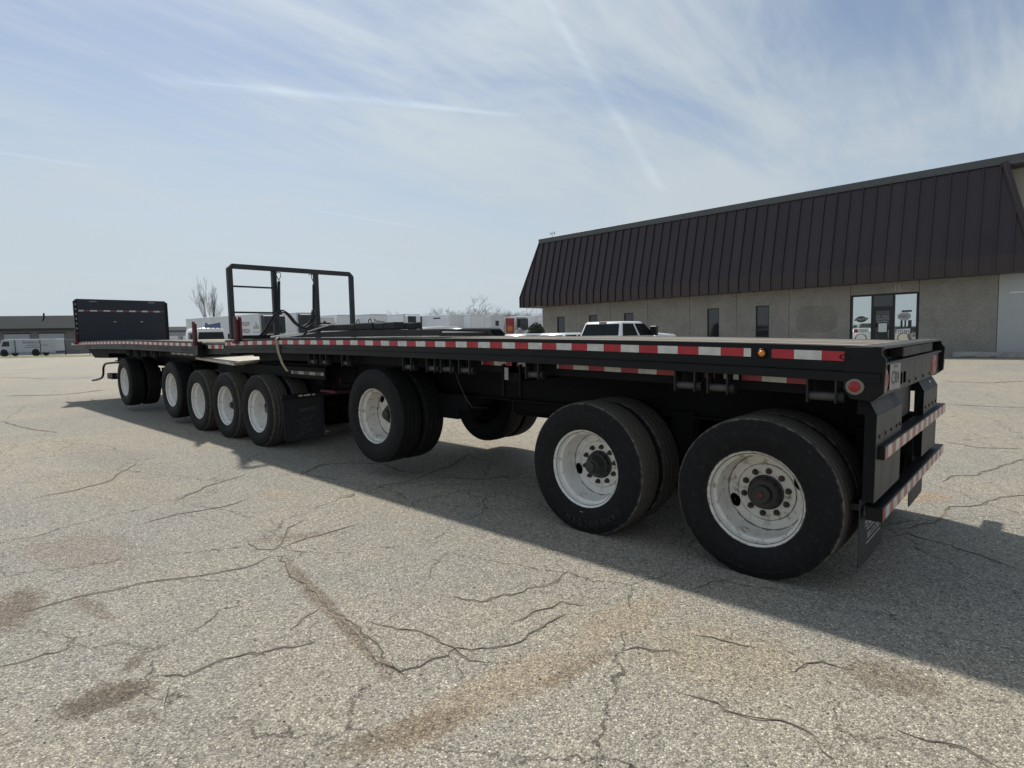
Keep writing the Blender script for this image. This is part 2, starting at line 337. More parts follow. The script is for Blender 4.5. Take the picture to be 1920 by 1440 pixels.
K['tape_dull'] = tape_mat('reflective_tape_dull', .30, 40.0, (.05, .03, .03), (.30, .29, .26))

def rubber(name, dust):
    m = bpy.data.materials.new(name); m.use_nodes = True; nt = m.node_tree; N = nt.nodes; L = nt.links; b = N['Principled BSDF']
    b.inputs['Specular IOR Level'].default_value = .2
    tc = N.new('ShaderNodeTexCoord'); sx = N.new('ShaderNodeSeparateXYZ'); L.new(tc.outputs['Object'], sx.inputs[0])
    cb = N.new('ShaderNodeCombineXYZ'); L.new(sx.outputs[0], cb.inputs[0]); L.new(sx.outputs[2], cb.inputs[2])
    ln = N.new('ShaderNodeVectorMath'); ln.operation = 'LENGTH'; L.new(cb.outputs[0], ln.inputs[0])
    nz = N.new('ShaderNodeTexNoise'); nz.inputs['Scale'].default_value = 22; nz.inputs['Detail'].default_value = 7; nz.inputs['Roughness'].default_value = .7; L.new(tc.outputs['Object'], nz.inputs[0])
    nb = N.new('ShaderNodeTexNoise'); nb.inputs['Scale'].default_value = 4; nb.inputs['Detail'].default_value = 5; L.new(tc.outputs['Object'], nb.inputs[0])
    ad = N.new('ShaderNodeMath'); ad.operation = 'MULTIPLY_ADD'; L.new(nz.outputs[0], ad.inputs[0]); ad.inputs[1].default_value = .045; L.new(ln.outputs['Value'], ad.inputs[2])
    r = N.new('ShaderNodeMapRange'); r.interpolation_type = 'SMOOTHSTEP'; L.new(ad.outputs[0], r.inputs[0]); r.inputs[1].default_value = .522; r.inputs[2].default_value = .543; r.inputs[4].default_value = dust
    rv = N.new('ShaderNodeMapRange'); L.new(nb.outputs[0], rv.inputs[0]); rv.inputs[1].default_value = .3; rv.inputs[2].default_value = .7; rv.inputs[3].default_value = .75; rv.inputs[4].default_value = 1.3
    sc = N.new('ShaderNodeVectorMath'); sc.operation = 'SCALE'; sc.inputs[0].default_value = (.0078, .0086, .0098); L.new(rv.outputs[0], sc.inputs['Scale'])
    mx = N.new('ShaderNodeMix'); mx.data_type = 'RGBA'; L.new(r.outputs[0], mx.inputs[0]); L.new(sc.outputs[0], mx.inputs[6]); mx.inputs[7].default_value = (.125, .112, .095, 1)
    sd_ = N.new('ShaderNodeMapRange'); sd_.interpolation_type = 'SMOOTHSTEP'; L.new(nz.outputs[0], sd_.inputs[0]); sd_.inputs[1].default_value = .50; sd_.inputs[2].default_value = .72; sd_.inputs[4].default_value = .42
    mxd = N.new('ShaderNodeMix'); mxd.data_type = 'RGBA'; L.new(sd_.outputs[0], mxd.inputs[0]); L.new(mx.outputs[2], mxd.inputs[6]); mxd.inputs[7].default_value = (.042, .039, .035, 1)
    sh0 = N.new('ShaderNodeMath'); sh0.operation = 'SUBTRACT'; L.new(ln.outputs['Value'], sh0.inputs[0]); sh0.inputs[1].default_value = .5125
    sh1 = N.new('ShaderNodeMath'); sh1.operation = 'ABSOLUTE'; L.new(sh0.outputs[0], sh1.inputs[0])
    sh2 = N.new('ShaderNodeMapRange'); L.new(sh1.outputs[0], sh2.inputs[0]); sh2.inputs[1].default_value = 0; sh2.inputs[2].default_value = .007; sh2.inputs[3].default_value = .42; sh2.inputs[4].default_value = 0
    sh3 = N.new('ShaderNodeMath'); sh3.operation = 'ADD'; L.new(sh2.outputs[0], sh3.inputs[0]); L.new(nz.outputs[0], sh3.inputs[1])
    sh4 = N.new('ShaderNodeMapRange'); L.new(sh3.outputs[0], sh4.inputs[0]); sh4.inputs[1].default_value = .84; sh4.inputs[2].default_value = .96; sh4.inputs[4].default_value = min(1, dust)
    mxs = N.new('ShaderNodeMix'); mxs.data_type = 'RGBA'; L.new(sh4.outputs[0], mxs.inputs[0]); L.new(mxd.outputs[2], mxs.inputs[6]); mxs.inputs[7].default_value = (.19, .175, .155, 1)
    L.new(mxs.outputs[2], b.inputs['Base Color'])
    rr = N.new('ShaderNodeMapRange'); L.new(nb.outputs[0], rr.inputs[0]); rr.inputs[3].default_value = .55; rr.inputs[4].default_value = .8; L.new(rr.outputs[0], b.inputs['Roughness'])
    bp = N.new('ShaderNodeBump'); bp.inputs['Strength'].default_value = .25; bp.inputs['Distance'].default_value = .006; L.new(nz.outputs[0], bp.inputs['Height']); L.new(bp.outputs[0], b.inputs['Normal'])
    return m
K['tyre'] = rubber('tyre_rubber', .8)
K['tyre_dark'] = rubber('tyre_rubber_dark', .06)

def agg_wall(name, c0, c1, sc=34):
    """exposed aggregate concrete"""
    m = bpy.data.materials.new(name); m.use_nodes = True; nt = m.node_tree; N = nt.nodes; L = nt.links; b = N['Principled BSDF']; b.inputs['Roughness'].default_value = .9
    tc = N.new('ShaderNodeTexCoord'); v = N.new('ShaderNodeTexVoronoi'); v.inputs['Scale'].default_value = sc; L.new(tc.outputs['Object'], v.inputs['Vector'])
    n = N.new('ShaderNodeTexNoise'); n.inputs['Scale'].default_value = .9; n.inputs['Detail'].default_value = 8; n.inputs['Roughness'].default_value = .72; L.new(tc.outputs['Object'], n.inputs[0])
    n4 = N.new('ShaderNodeTexNoise'); n4.inputs['Scale'].default_value = 9; n4.inputs['Detail'].default_value = 4; L.new(tc.outputs['Object'], n4.inputs[0])
    sp = N.new('ShaderNodeSeparateColor'); L.new(v.outputs['Color'], sp.inputs[0])
    a = N.new('ShaderNodeMath'); a.operation = 'MULTIPLY_ADD'; L.new(sp.outputs[0], a.inputs[0]); a.inputs[1].default_value = .4; L.new(n.outputs[0], a.inputs[2])
    a2 = N.new('ShaderNodeMath'); a2.operation = 'MULTIPLY_ADD'; L.new(n4.outputs[0], a2.inputs[0]); a2.inputs[1].default_value = .5; L.new(a.outputs[0], a2.inputs[2])
    r = N.new('ShaderNodeMapRange'); L.new(a2.outputs[0], r.inputs[0]); r.inputs[1].default_value = .6; r.inputs[2].default_value = 1.3
    mx = N.new('ShaderNodeMix'); mx.data_type = 'RGBA'; L.new(r.outputs[0], mx.inputs[0]); mx.inputs[6].default_value = (*c0, 1); mx.inputs[7].default_value = (*c1, 1)
    L.new(mx.outputs[2], b.inputs['Base Color'])
    bp = N.new('ShaderNodeBump'); bp.inputs['Strength'].default_value = .5; bp.inputs['Distance'].default_value = .01; L.new(v.outputs['Distance'], bp.inputs['Height']); L.new(bp.outputs[0], b.inputs['Normal'])
    return m
K['agg'] = agg_wall('exposed_aggregate', (.185, .175, .157), (.345, .33, .298))
K['agg_stain'] = agg_wall('exposed_aggregate_stained', (.15, .142, .125), (.29, .275, .245))

def glass_front(name, col, rough, metal):
    m = mat(name, col, rough, metal, var=.02, spec=.9)
    return m
K['mirror'] = glass_front('reflective_storefront_glass', (.62, .66, .64), .03, .9)
K['tint'] = glass_front('tinted_window_glass', (.035, .038, .042), .05, .35)

# ------------------------------------------------------------------ terrain
def ss(t): t = max(0.0, min(1.0, t)); return t * t * (3 - 2 * t)
def H(x, y):
    w = ss(max((y - 6) / 20, (-x - 19) / 40))
    d = max(0.0, -(x + 2)); f = .0125 * min(d, 33) + .0062 * max(0, min(d, 160) - 33)
    return -f * w

STAINS = [  # x, y, half length, half width, angle, strength, colour
    (-3.13, -3.07, .21, .13, 1.35, .85, (.15, .118, .085)), (-3.36, -2.92, .12, .045, -.5, .6, (.15, .12, .09)), (-2.86, -3.02, .10, .05, .5, .5, (.17, .135, .10)),
    (-1.86, -1.85, .60, .15, 1.46, .85, (.41, .335, .245)), (-1.80, -1.05, .52, .15, 1.5, .75, (.42, .345, .255)), (-1.95, -2.35, .30, .09, 1.2, .6, (.22, .165, .11)), (-1.70, -1.55, .30, .07, 1.45, .6, (.25, .185, .12)),
    (-.60, -.68, .25, .15, .35, .75, (.24, .195, .145)), (-1.25, -1.0, .45, .30, .5, .45, (.41, .325, .225)), (-4.6, -3.2, .35, .13, -.2, .8, (.19, .145, .108)), (-4.2, -2.9, .35, .05, .1, .6, (.22, .175, .13)),
    (-.95, 2.80, .30, .16, 1.0, .65, (.42, .31, .20)), (-5.8, -1.0, .22, .16, .6, .55, (.44, .35, .24)), (-3.2, -1.98, .85, .06, -.2, .7, (.225, .172, .122)), (-4.45, -1.5, .35, .10, 1.0, .5, (.25, .19, .14)),
    (-7.5, -2.0, 1.4, .5, .3, .3, (.40, .32, .23)), (-5.4, -2.7, .7, .3, .2, .4, (.27, .215, .165)), (-2.2, -2.9, .5, .3, .2, .25, (.24, .22, .20)), (-9.5, -1.6, 2.0, .4, .05, .3, (.26, .235, .20))]
def asphalt():
    m = bpy.data.materials.new('worn_asphalt'); m.use_nodes = True; nt = m.node_tree; N = nt.nodes; L = nt.links; b = N['Principled BSDF']
    b.inputs['Roughness'].default_value = .85; b.inputs['Specular IOR Level'].default_value = .3
    tc = N.new('ShaderNodeTexCoord'); P = tc.outputs['Object']; sx = N.new('ShaderNodeSeparateXYZ'); L.new(P, sx.inputs[0])
    def mt(op, a, c=None, d=None, clamp=False):
        n = N.new('ShaderNodeMath'); n.operation = op; n.use_clamp = clamp
        for i, v in enumerate((a, c, d)):
            if v is None: continue
            if isinstance(v, (int, float)): n.inputs[i].default_value = v
            else: L.new(v, n.inputs[i])
        return n.outputs[0]
    def noise(s, d=5, ro=.6, dist=0):
        n = N.new('ShaderNodeTexNoise'); n.inputs['Scale'].default_value = s; n.inputs['Detail'].default_value = d; n.inputs['Roughness'].default_value = ro; n.inputs['Distortion'].default_value = dist; L.new(P, n.inputs[0]); return n.outputs[0]
    def mr(v, a, c, d=0., e=1., smooth=True):
        n = N.new('ShaderNodeMapRange'); n.interpolation_type = 'SMOOTHSTEP' if smooth else 'LINEAR'; L.new(v, n.inputs[0])
        for i, q in enumerate((a, c, d, e)): n.inputs[i + 1].default_value = q
        return n.outputs[0]
    def mix(f, a, c):
        n = N.new('ShaderNodeMix'); n.data_type = 'RGBA'
        if isinstance(f, (int, float)): n.inputs[0].default_value = f
        else: L.new(f, n.inputs[0])
        for i, q in ((6, a), (7, c)):
            if isinstance(q, tuple): n.inputs[i].default_value = (*q, 1)
            else: L.new(q, n.inputs[i])
        return n.outputs[2]
    big = noise(.22, 6, .62, .4); mid = noise(1.7, 6, .65); fine = noise(24, 4, .6)
    col = mix(mr(big, .36, .66), (.350, .330, .290), (.432, .386, .302))
    col = mix(mr(mid, .45, .75, 0, .5), col, (.44, .395, .312))
    rag = mt('ADD', mt('MULTIPLY', mt('SUBTRACT', mid, .5), 1.6), mt('MULTIPLY', mt('SUBTRACT', fine, .5), 1.1))
    # stains, blotchy at the rim and thinned by the stones
    for x, y, a, w, th, st, c in STAINS:
        mp = N.new('ShaderNodeMapping'); mp.vector_type = 'TEXTURE'; L.new(P, mp.inputs[0]); mp.inputs['Location'].default_value = (x, y, 0); mp.inputs['Rotation'].default_value = (0, 0, th); mp.inputs['Scale'].default_value = (a, w, 1)
        ln = N.new('ShaderNodeVectorMath'); ln.operation = 'LENGTH'; L.new(mp.outputs[0], ln.inputs[0]); d = mt('ADD', ln.outputs['Value'], rag)
        col = mix(mr(d, .55, 1.2, st, 0.), col, c)
    # fine connected cracks: warped cells, shown only in worn areas
    wv = N.new('ShaderNodeTexNoise'); wv.inputs['Scale'].default_value = 2.6; wv.inputs['Detail'].default_value = 5; wv.inputs['Roughness'].default_value = .65; L.new(P, wv.inputs[0])
    wm_ = N.new('ShaderNodeVectorMath'); wm_.operation = 'MULTIPLY_ADD'; L.new(wv.outputs['Color'], wm_.inputs[0]); wm_.inputs[1].default_value = (.42, .42, 0); L.new(P, wm_.inputs[2])
    def net(scale, wdt, area, lo, hi):
        v = N.new('ShaderNodeTexVoronoi'); v.feature = 'DISTANCE_TO_EDGE'; v.voronoi_dimensions = '2D'; v.inputs['Scale'].default_value = scale; L.new(wm_.outputs[0], v.inputs['Vector'])
        return mt('MULTIPLY', mr(v.outputs['Distance'], wdt * .3, wdt, 1., 0.), mr(area, lo, hi))
    n_a = net(.62, .0075, mid, .36, .56); n_b = net(2.1, .021, big, .50, .60)
    col = mix(mt('MULTIPLY', n_a, .72), col, (.075, .066, .055)); col = mix(mt('MULTIPLY', n_b, .62), col, (.085, .075, .062))
    # stones
    def vor(s):
        v = N.new('ShaderNodeTexVoronoi'); v.inputs['Scale'].default_value = s; L.new(P, v.inputs['Vector']); sp = N.new('ShaderNodeSeparateColor'); L.new(v.outputs['Color'], sp.inputs[0]); return sp.outputs[0], sp.outputs[1], v.outputs['Distance']
    a0, a1, ad = vor(132); b0, b1, bd = vor(80)
    k = mt('MULTIPLY_ADD', a0, .66, .58)
    k = mt('MULTIPLY', k, mt('MULTIPLY_ADD', mt('POWER', b0, 3.0), .45, .84))
    k = mt('ADD', k, mr(a1, .925, .965, 0., .8))                       # sparse pale stones
    k = mt('MULTIPLY', k, mr(b1, .93, .98, 1., .5))                   # sparse dark ones
    k = mt('MULTIPLY', k, mt('MULTIPLY_ADD', fine, .5, .75))
    k = mt('MULTIPLY', k, mr(ad, .35, .8, 1.04, .66))
    sc = N.new('ShaderNodeVectorMath'); sc.operation = 'SCALE'; L.new(col, sc.inputs[0]); L.new(k, sc.inputs['Scale'])
    L.new(sc.outputs[0], b.inputs['Base Color'])
    hgt = mt('SUBTRACT', mt('ADD', mt('MULTIPLY', a1, .6), mt('MULTIPLY', b1, .5)), mt('MULTIPLY', ad, .9))
    bp = N.new('ShaderNodeBump'); bp.inputs['Strength'].default_value = .7; bp.inputs['Distance'].default_value = .007; L.new(hgt, bp.inputs['Height'])
    bp2 = N.new('ShaderNodeBump'); bp2.inputs['Strength'].default_value = .35; bp2.inputs['Distance'].default_value = .05; L.new(mid, bp2.inputs['Height']); L.new(bp.outputs[0], bp2.inputs['Normal'])
    L.new(bp2.outputs[0], b.inputs['Normal'])
    return m
K['asphalt'] = asphalt()
K['crack'] = mat('crack_fill', (.085, .077, .065), .95, var=.35, vs=14, spec=.1)
K['crack_soil'] = mat('crack_soil', (.24, .21, .17), .95, var=.35, vs=14, spec=.1)

def build_ground():
    xs = [-2500, -1200, -600, -400, -300, -250] + [-220 + 8 * i for i in range(26)] + [-12, -6, 0, 20, 60, 150, 400, 1200, 2500]
    ys = [-2500, -1000, -400, -150, -60, -20, -6, 0, 3, 6] + [6 + 1.5 * i for i in range(1, 15)] + [30, 35, 40, 60, 90, 150, 300, 700, 2500]
    mb = MB(); n = len(ys)
    mb.v = [(x, y, H(x, y)) for x in xs for y in ys]
    mb.f = [(i * n + j, (i + 1) * n + j, (i + 1) * n + j + 1, i * n + j + 1) for i in range(len(xs) - 1) for j in range(n - 1)]
    g = put(mb.mesh('ground', True, angle=90), 'ground', K['asphalt']); g['kind'] = 'structure'
    return g
GROUND = build_ground()

CR = [[(-4.49,-3.22),(-4.47,-2.92),(-4.40,-2.62),(-4.30,-2.43),(-4.17,-2.14),(-4.14,-1.97),(-4.20,-1.79)],
[(-3.16,-2.90),(-3.04,-2.80),(-3.05,-2.67),(-3.01,-2.50),(-2.88,-2.31),(-2.86,-2.23)],
[(-4.20,-1.79),(-3.64,-1.92),(-3.24,-1.97),(-2.88,-2.00),(-2.56,-2.05),(-2.44,-2.11),(-2.31,-2.11),(-2.27,-2.02),(-2.24,-1.87),(-2.26,-1.79),(-2.17,-1.72),(-2.07,-1.58),(-2.07,-1.38),(-2.07,-1.14)],
[(-2.84,-1.93),(-2.61,-1.85),(-2.48,-1.81),(-2.28,-1.80),(-2.13,-1.83),(-2.03,-1.77)],
[(-2.73,-1.44),(-2.54,-1.36),(-2.46,-1.17),(-2.41,-0.97),(-2.37,-0.84),(-2.42,-0.66)],
[(-2.21,-1.44),(-2.21,-1.22),(-2.18,-1.05),(-2.04,-0.99)],
[(-4.72,-1.80),(-4.42,-1.84),(-4.30,-1.76),(-4.71,-1.45),(-4.81,-1.22)],
[(-4.31,-1.72),(-4.34,-1.55),(-4.34,-1.28),(-4.35,-0.98)],
[(-2.98,-2.01),(-2.58,-2.10),(-2.42,-2.12),(-2.24,-2.13)],
[(-3.06,-2.27),(-3.16,-2.12),(-3.19,-2.02)],
[(-5.14,-0.45),(-5.24,-0.13),(-5.15,0.08),(-5.30,0.57),(-5.38,0.96),(-5.73,1.56)],
[(-6.33,-0.51),(-6.67,-0.06),(-6.46,0.25),(-6.09,0.47),(-5.68,0.37),(-5.34,0.44)],
[(-0.97,1.58),(-0.87,1.75),(-0.74,2.07),(-0.73,2.60),(-0.54,2.81),(-0.44,3.15),(-0.33,3.35),(-0.12,3.65)],
[(-0.61,1.51),(-0.57,1.43),(-0.44,1.39),(-0.30,1.28),(-0.18,1.22)],
[(-1.24,-1.40),(-1.13,-1.37),(-0.95,-1.36),(-0.82,-1.30),(-0.71,-1.35),(-0.62,-1.44)],
[(-0.52,-1.06),(-0.37,-1.04),(-0.25,-1.04),(-0.18,-1.07)],
[(-1.68,10.84),(-1.03,10.88),(-0.38,11.05)],
[(-1.17,6.13),(-0.79,5.90),(-0.27,6.14)],
[(-0.89,3.58),(-0.84,3.93),(-0.69,4.05),(-0.52,4.62),(-0.37,5.23),(-0.23,5.56)],
[(-0.98,1.34),(-0.88,1.58),(-0.74,1.51),(-0.61,1.48)],
[(-1.67,-0.39),(-1.62,-0.20),(-1.55,-0.08)],
[(-5.06,0.45),(-4.61,0.66),(-4.40,1.30)],
[(-7.58,-2.70),(-7.61,-2.34),(-7.84,-1.95),(-8.66,-1.50)],
[(-5.78,-2.26),(-5.85,-1.93),(-5.76,-1.55),(-5.84,-1.27)],
[(-3.82,-3.37),(-3.79,-3.23),(-3.78,-3.09)],
[(-1.43,-0.90),(-1.30,-0.86),(-1.13,-0.81)],
[(-15.32,-2.06),(-13.44,-1.84),(-12.50,-1.62)],
[(-6.32,-1.78),(-6.65,-1.42),(-6.89,-0.87)],
[(-1.64,-1.28),(-1.57,-1.19),(-1.39,-1.10)],
[(-0.95,-0.93),(-0.86,-0.74),(-0.73,-0.71)],
[(-22.03,1.26),(-21.08,0.00),(-22.42,-1.25)],
[(-8.68,4.64),(-7.17,3.96),(-7.03,4.38)],
[(-37.80,0.50),(-32.89,1.37),(-31.33,3.00)],
[(-2.43,16.78),(-1.43,16.79),(-0.59,18.11)]]
CRV = random.Random(17)
def crack(pts, wk=1.0, depth=0):
    P = [Vector((x, y, 0)) for x, y in pts]; far = min((p - Vector((-.1, -3.7, 0))).length for p in P)
    out = [P[0]]; step = .035 if far < 4 else .07
    for a, b in zip(P, P[1:]):
        n = max(2, int((b - a).length / step)); d = (b - a); pr = Vector((-d.y, d.x, 0)).normalized(); off = 0
        for k in range(1, n + 1):
            t = k / n; off = off * .6 + CRV.gauss(0, .010); out.append(a + d * t + (pr * off if k < n else Vector()))
    w = (.0011 + .00045 * far) * wk; m = len(out)
    def ribbon(mul, z, material, lo):
        vs = []
        for k, p in enumerate(out):
            d = (out[min(k + 1, m - 1)] - out[max(k - 1, 0)]).normalized(); pr = Vector((-d.y, d.x, 0)); e = min(1, k / 4 + .12, (m - 1 - k) / 4 + .12)
            a_, b_ = w * mul * CRV.uniform(lo, 1.6) * e, w * mul * CRV.uniform(lo, 1.6) * e; zz = H(p.x, p.y) + z
            vs += [(p.x + pr.x * a_, p.y + pr.y * a_, zz), (p.x - pr.x * b_, p.y - pr.y * b_, zz)]
        part('crack', MB().add(vs, [(2 * k, 2 * k + 1, 2 * k + 3, 2 * k + 2) for k in range(m - 1)]), material, GROUND)
    if wk >= .8: ribbon(3.6, .0025, K['crack_soil'], .15)
    ribbon(1.0, .004, K['crack'], .25)
    if depth < 2 and far < 9:
        for q in out[3:-3:9]:
            if CRV.random() < (.5 if depth == 0 else .25):
                i_ = out.index(q); d = (out[i_ + 1] - out[i_ - 1]).normalized(); a = math.atan2(d.y, d.x) + CRV.choice((-1, 1)) * CRV.uniform(.6, 1.4); ln = CRV.uniform(.12, .55) * (1 if depth == 0 else .6)
                pp = [(q.x, q.y)]
                for _ in range(4):
                    a += CRV.gauss(0, .35); pp.append((pp[-1][0] + math.cos(a) * ln / 4, pp[-1][1] + math.sin(a) * ln / 4))
                crack(pp, .55, depth + 1)
for c in CR: crack(c)

# loose grit lying on the asphalt near the camera
def grit():
    mb = MB(); r = random.Random(3)
    for _ in range(260):
        d = 1.6 + 6 * r.random() ** 1.7; a = math.radians(r.uniform(-48, 48)) + yaw
        x = -.118 - math.sin(a) * d; y = -3.677 + math.cos(a) * d; s = r.uniform(.003, .008) * (1.3 if r.random() < .1 else 1)
        n = 5; ring = [(x + s * math.cos(2 * PI * k / n + _) * r.uniform(.7, 1.2), y + s * math.sin(2 * PI * k / n + _) * r.uniform(.7, 1.2), .001) for k in range(n)]
        mb.add(ring + [(x, y, .001 + s * .8)], [(k, (k + 1) % n, n) for k in range(n)])
    o = part('grit', mb, mat('loose_grit', (.16, .15, .135), .9, var=.6, vs=40), None); o['kind'] = 'stuff'; o['label'] = 'loose stone grit scattered over the asphalt'
grit()

# ------------------------------------------------------------------ wheels (axle along y, open dish towards -y)
TW = 72
def tyre_profile():
    h = []
    def p(y, r): h.append((y, r))
    # from outer bead to inner bead; symmetric
    half = [(-.104, .288), (-.108, .300), (-.124, .312), (-.136, .345), (-.1385, .352), (-.1400, .385), (-.1425, .392), (-.142, .425), (-.138, .455), (-.1400, .459), (-.134, .482), (-.128, .500), (-.124, .509), (-.117, .5175),
            (-.086, .5225), (-.083, .506), (-.073, .506), (-.070, .5235), (-.033, .5245), (-.030, .506), (-.020, .506), (-.017, .525)]
    return half + [(-y, r) for y, r in half[::-1]]
ME_TYRE = MB().lathe_y(tyre_profile(), TW).mesh('tyre', True, angle=28)
ME_TYRE_DK = ME_TYRE.copy(); ME_TYRE.materials.append(K['tyre']); ME_TYRE_DK.materials.append(K['tyre_dark'])
RIM_P = [(-.098, .290), (-.112, .300), (-.116, .3075), (-.121, .3085), (-.123, .305), (-.118, .297), (-.104, .291), (-.080, .288), (-.070, .286), (-.062, .274), (-.055, .268), (.020, .265), (.060, .263), (.084, .260), (.096, .254), (.1035, .250), (.104, .192), (.1075, .190), (.1075, .1865), (.097, .184), (.097, .112), (.118, .108)]
ME_RIM = MB().lathe_y(RIM_P, 72).mesh('wheel', True, angle=35)
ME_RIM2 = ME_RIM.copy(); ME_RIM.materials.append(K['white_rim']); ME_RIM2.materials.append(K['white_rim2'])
ME_RIM_IN = MB().lathe_y([(.10, .30), (.06, .28), (-.06, .265), (-.09, .24), (-.09, .11)], 40).mesh('wheel', True); ME_RIM_IN.materials.append(K['frame'])
def hub_mesh(kind):
    mb = MB()
    if kind == 'cone': pr = [(.118, .112), (.085, .112), (.08, .104), (.045, .098), (.038, .085), (.0, .074), (-.025, .058), (-.028, .044), (-.05, .042), (-.052, .036), (-.052, 0)]
    elif kind == 'cap': pr = [(.118, .115), (.09, .115), (.085, .104), (.035, .098), (.028, .090), (.026, .062), (-.002, .060), (-.008, .052), (-.009, 0)]
    else: pr = [(.118, .112), (.10, .112), (.095, .100), (.06, .085), (.05, .06), (.02, .055), (.014, .045), (.013, 0)]
    return mb.lathe_y(pr, 32).mesh('hub', True, angle=30)
ME_HUB = {k: hub_mesh(k) for k in ('cone', 'cap', 'flat')}
for m_ in ME_HUB.values(): m_.materials.append(K['hub'])
def nut_mesh():
    mb = MB(); pr = [(.0, .021), (-.006, .021), (-.007, .0165), (-.024, .0155), (-.025, .011), (-.036, .010), (-.037, 0)]
    vs = []; fs = []; n = 6; return mb.lathe_y(pr, 8).mesh('lug_nut', False)
ME_NUT = nut_mesh(); ME_NUT.materials.append(K['nut'])
ME_HOLE = MB().lathe_y([(0, .001), (-.0012, .030), (.004, .033)], 20).mesh('hand_hole', False); ME_HOLE.materials.append(K['void'])
ME_DRUM = MB().lathe_y([(.0, .11), (.0, .20), (.20, .205), (.20, .05)], 32).mesh('brake_drum', True, angle=30); ME_DRUM.materials.append(K['frame'])
def outer_wheel(trailer, x, y, z, hub='flat', dirty=False, hole=3.6, dark=False, nuts=True, far=False, rot0=0.0, note=None):
    w = put(ME_RIM2 if dirty else ME_RIM, 'wheel', None, trailer, (x, y, z), (0, 0, PI) if far else (0, 0, 0))
    put(ME_TYRE_DK if dark else ME_TYRE, 'tyre', None, w, (0, 0, 0), (0, rot0, 0))
    if not far:
        put(ME_HUB[hub], 'hub', None, w)
        if nuts:
            for k in range(10):
                a = 2 * PI * k / 10 + .2; put(ME_NUT, 'lug_nut', None, w, (.1435 * math.cos(a), .0975, .1435 * math.sin(a)), (0, -a, 0))
        for a in (hole, hole + PI):
            o = put(ME_HOLE, 'hand_hole', None, w, (.2225 * math.cos(a), .1035, .2225 * math.sin(a)), (0, -a, 0)); o.scale = (1.05, 1, 1.55)
    if note: w['label'] = note
    return w
def inner_wheel(trailer, x, y, z, far=False, dark=False):
    w = put(ME_RIM_IN, 'wheel', None, trailer, (x, y, z), (0, 0, 0) if far else (0, 0, PI))
    put(ME_TYRE_DK if dark else ME_TYRE, 'tyre', None, w, (0, 0, 0), (0, rnd.random() * 6, 0))
def axle_set(trailer, x, z, width=2.30, **kw):
    y0 = .150; y1 = .470
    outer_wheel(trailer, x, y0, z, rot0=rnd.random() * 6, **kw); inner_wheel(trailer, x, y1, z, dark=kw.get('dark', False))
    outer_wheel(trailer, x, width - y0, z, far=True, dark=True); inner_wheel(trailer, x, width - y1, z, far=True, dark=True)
    mb = MB().tube([(x, .3, z), (x, width - .3, z)], .065, 12); part('axle_beam', mb, K['frame'], trailer, True)
    for s, yy in ((0, .55), (PI, width - .55)): put(ME_DRUM, 'brake_drum', None, trailer, (x, yy, z), (0, 0, s))

def interp(tab, x):
    if x <= tab[0][0]: return tab[0][1]
    for (a, za), (b, zb) in zip(tab, tab[1:]):
        if x <= b: return za + (zb - za) * (x - a) / (b - a)
    return tab[-1][1]
ZR = [(-9.46, 1.499), (-8.6, 1.514), (-7.52, 1.524), (-5.95, 1.519), (-4.92, 1.508), (-4.0, 1.500), (-2.92, 1.487), (-2.0, 1.469), (-1.49, 1.457), (-.884, 1.440), (-.7, 1.434)]
ZL = [(-19.70, 1.478), (-17.93, 1.502), (-16.11, 1.518), (-14.35, 1.521), (-12.54, 1.503), (-10.55, 1.481)]
def stations(tab, x0, x1, n): return [(x0 + (x1 - x0) * k / n, interp(tab, x0 + (x1 - x0) * k / n)) for k in range(n + 1)]
WID = 2.30
RAIL = [(.07, .030), (0, .030), (0, -.108), (-.016, -.116), (-.016, -.166), (.07, -.166), (.07, -.156), (.012, -.150), (.012, .012), (.07, .012)]
def strip(mb, tab, x0, x1, y, za, zb, n):
    st = stations(tab, x0, x1, n); vs = []
    for x, z in st: vs += [(x, y, z + za), (x, y, z + zb)]
    return mb.add(vs, [(2 * k, 2 * k + 2, 2 * k + 3, 2 * k + 1) for k in range(n)])
def deck(trailer, tab, x0, x1, nb, wood, step):
    n = int(abs(x1 - x0) / .6)
    for far in (0, 1):
        poly = [(WID - y, min(z, .014) if z > .02 else (z if z < .01 else .002)) for y, z in RAIL] if far else RAIL
        part('side_rail', MB().sweep(poly, stations(tab, x0, x1, n)), K['black'], trailer)
    y0, y1 = .075, WID - .075; w = (y1 - y0) / nb
    for k in range(nb):
        dz = rnd.uniform(-.003, .004); a = y0 + k * w + .003; b = y0 + (k + 1) * w - .003; t = .013 + dz
        part('deck_board', MB().sweep([(a, t), (a, t - .03), (b, t - .03), (b, t)], stations(tab, x0 + .05, x1 - .10, n)), wood, trailer)
    x = x0 + .3
    me = MB().px([(.075, 0), (.075, -.10), (WID - .075, -.10), (WID - .075, 0)], -.03, .03).mesh('crossmember'); 
    while x < x1 - .2:
        put(me, 'crossmember', K['frame'], trailer, (x, 0, interp(tab, x) + .0)); x += step
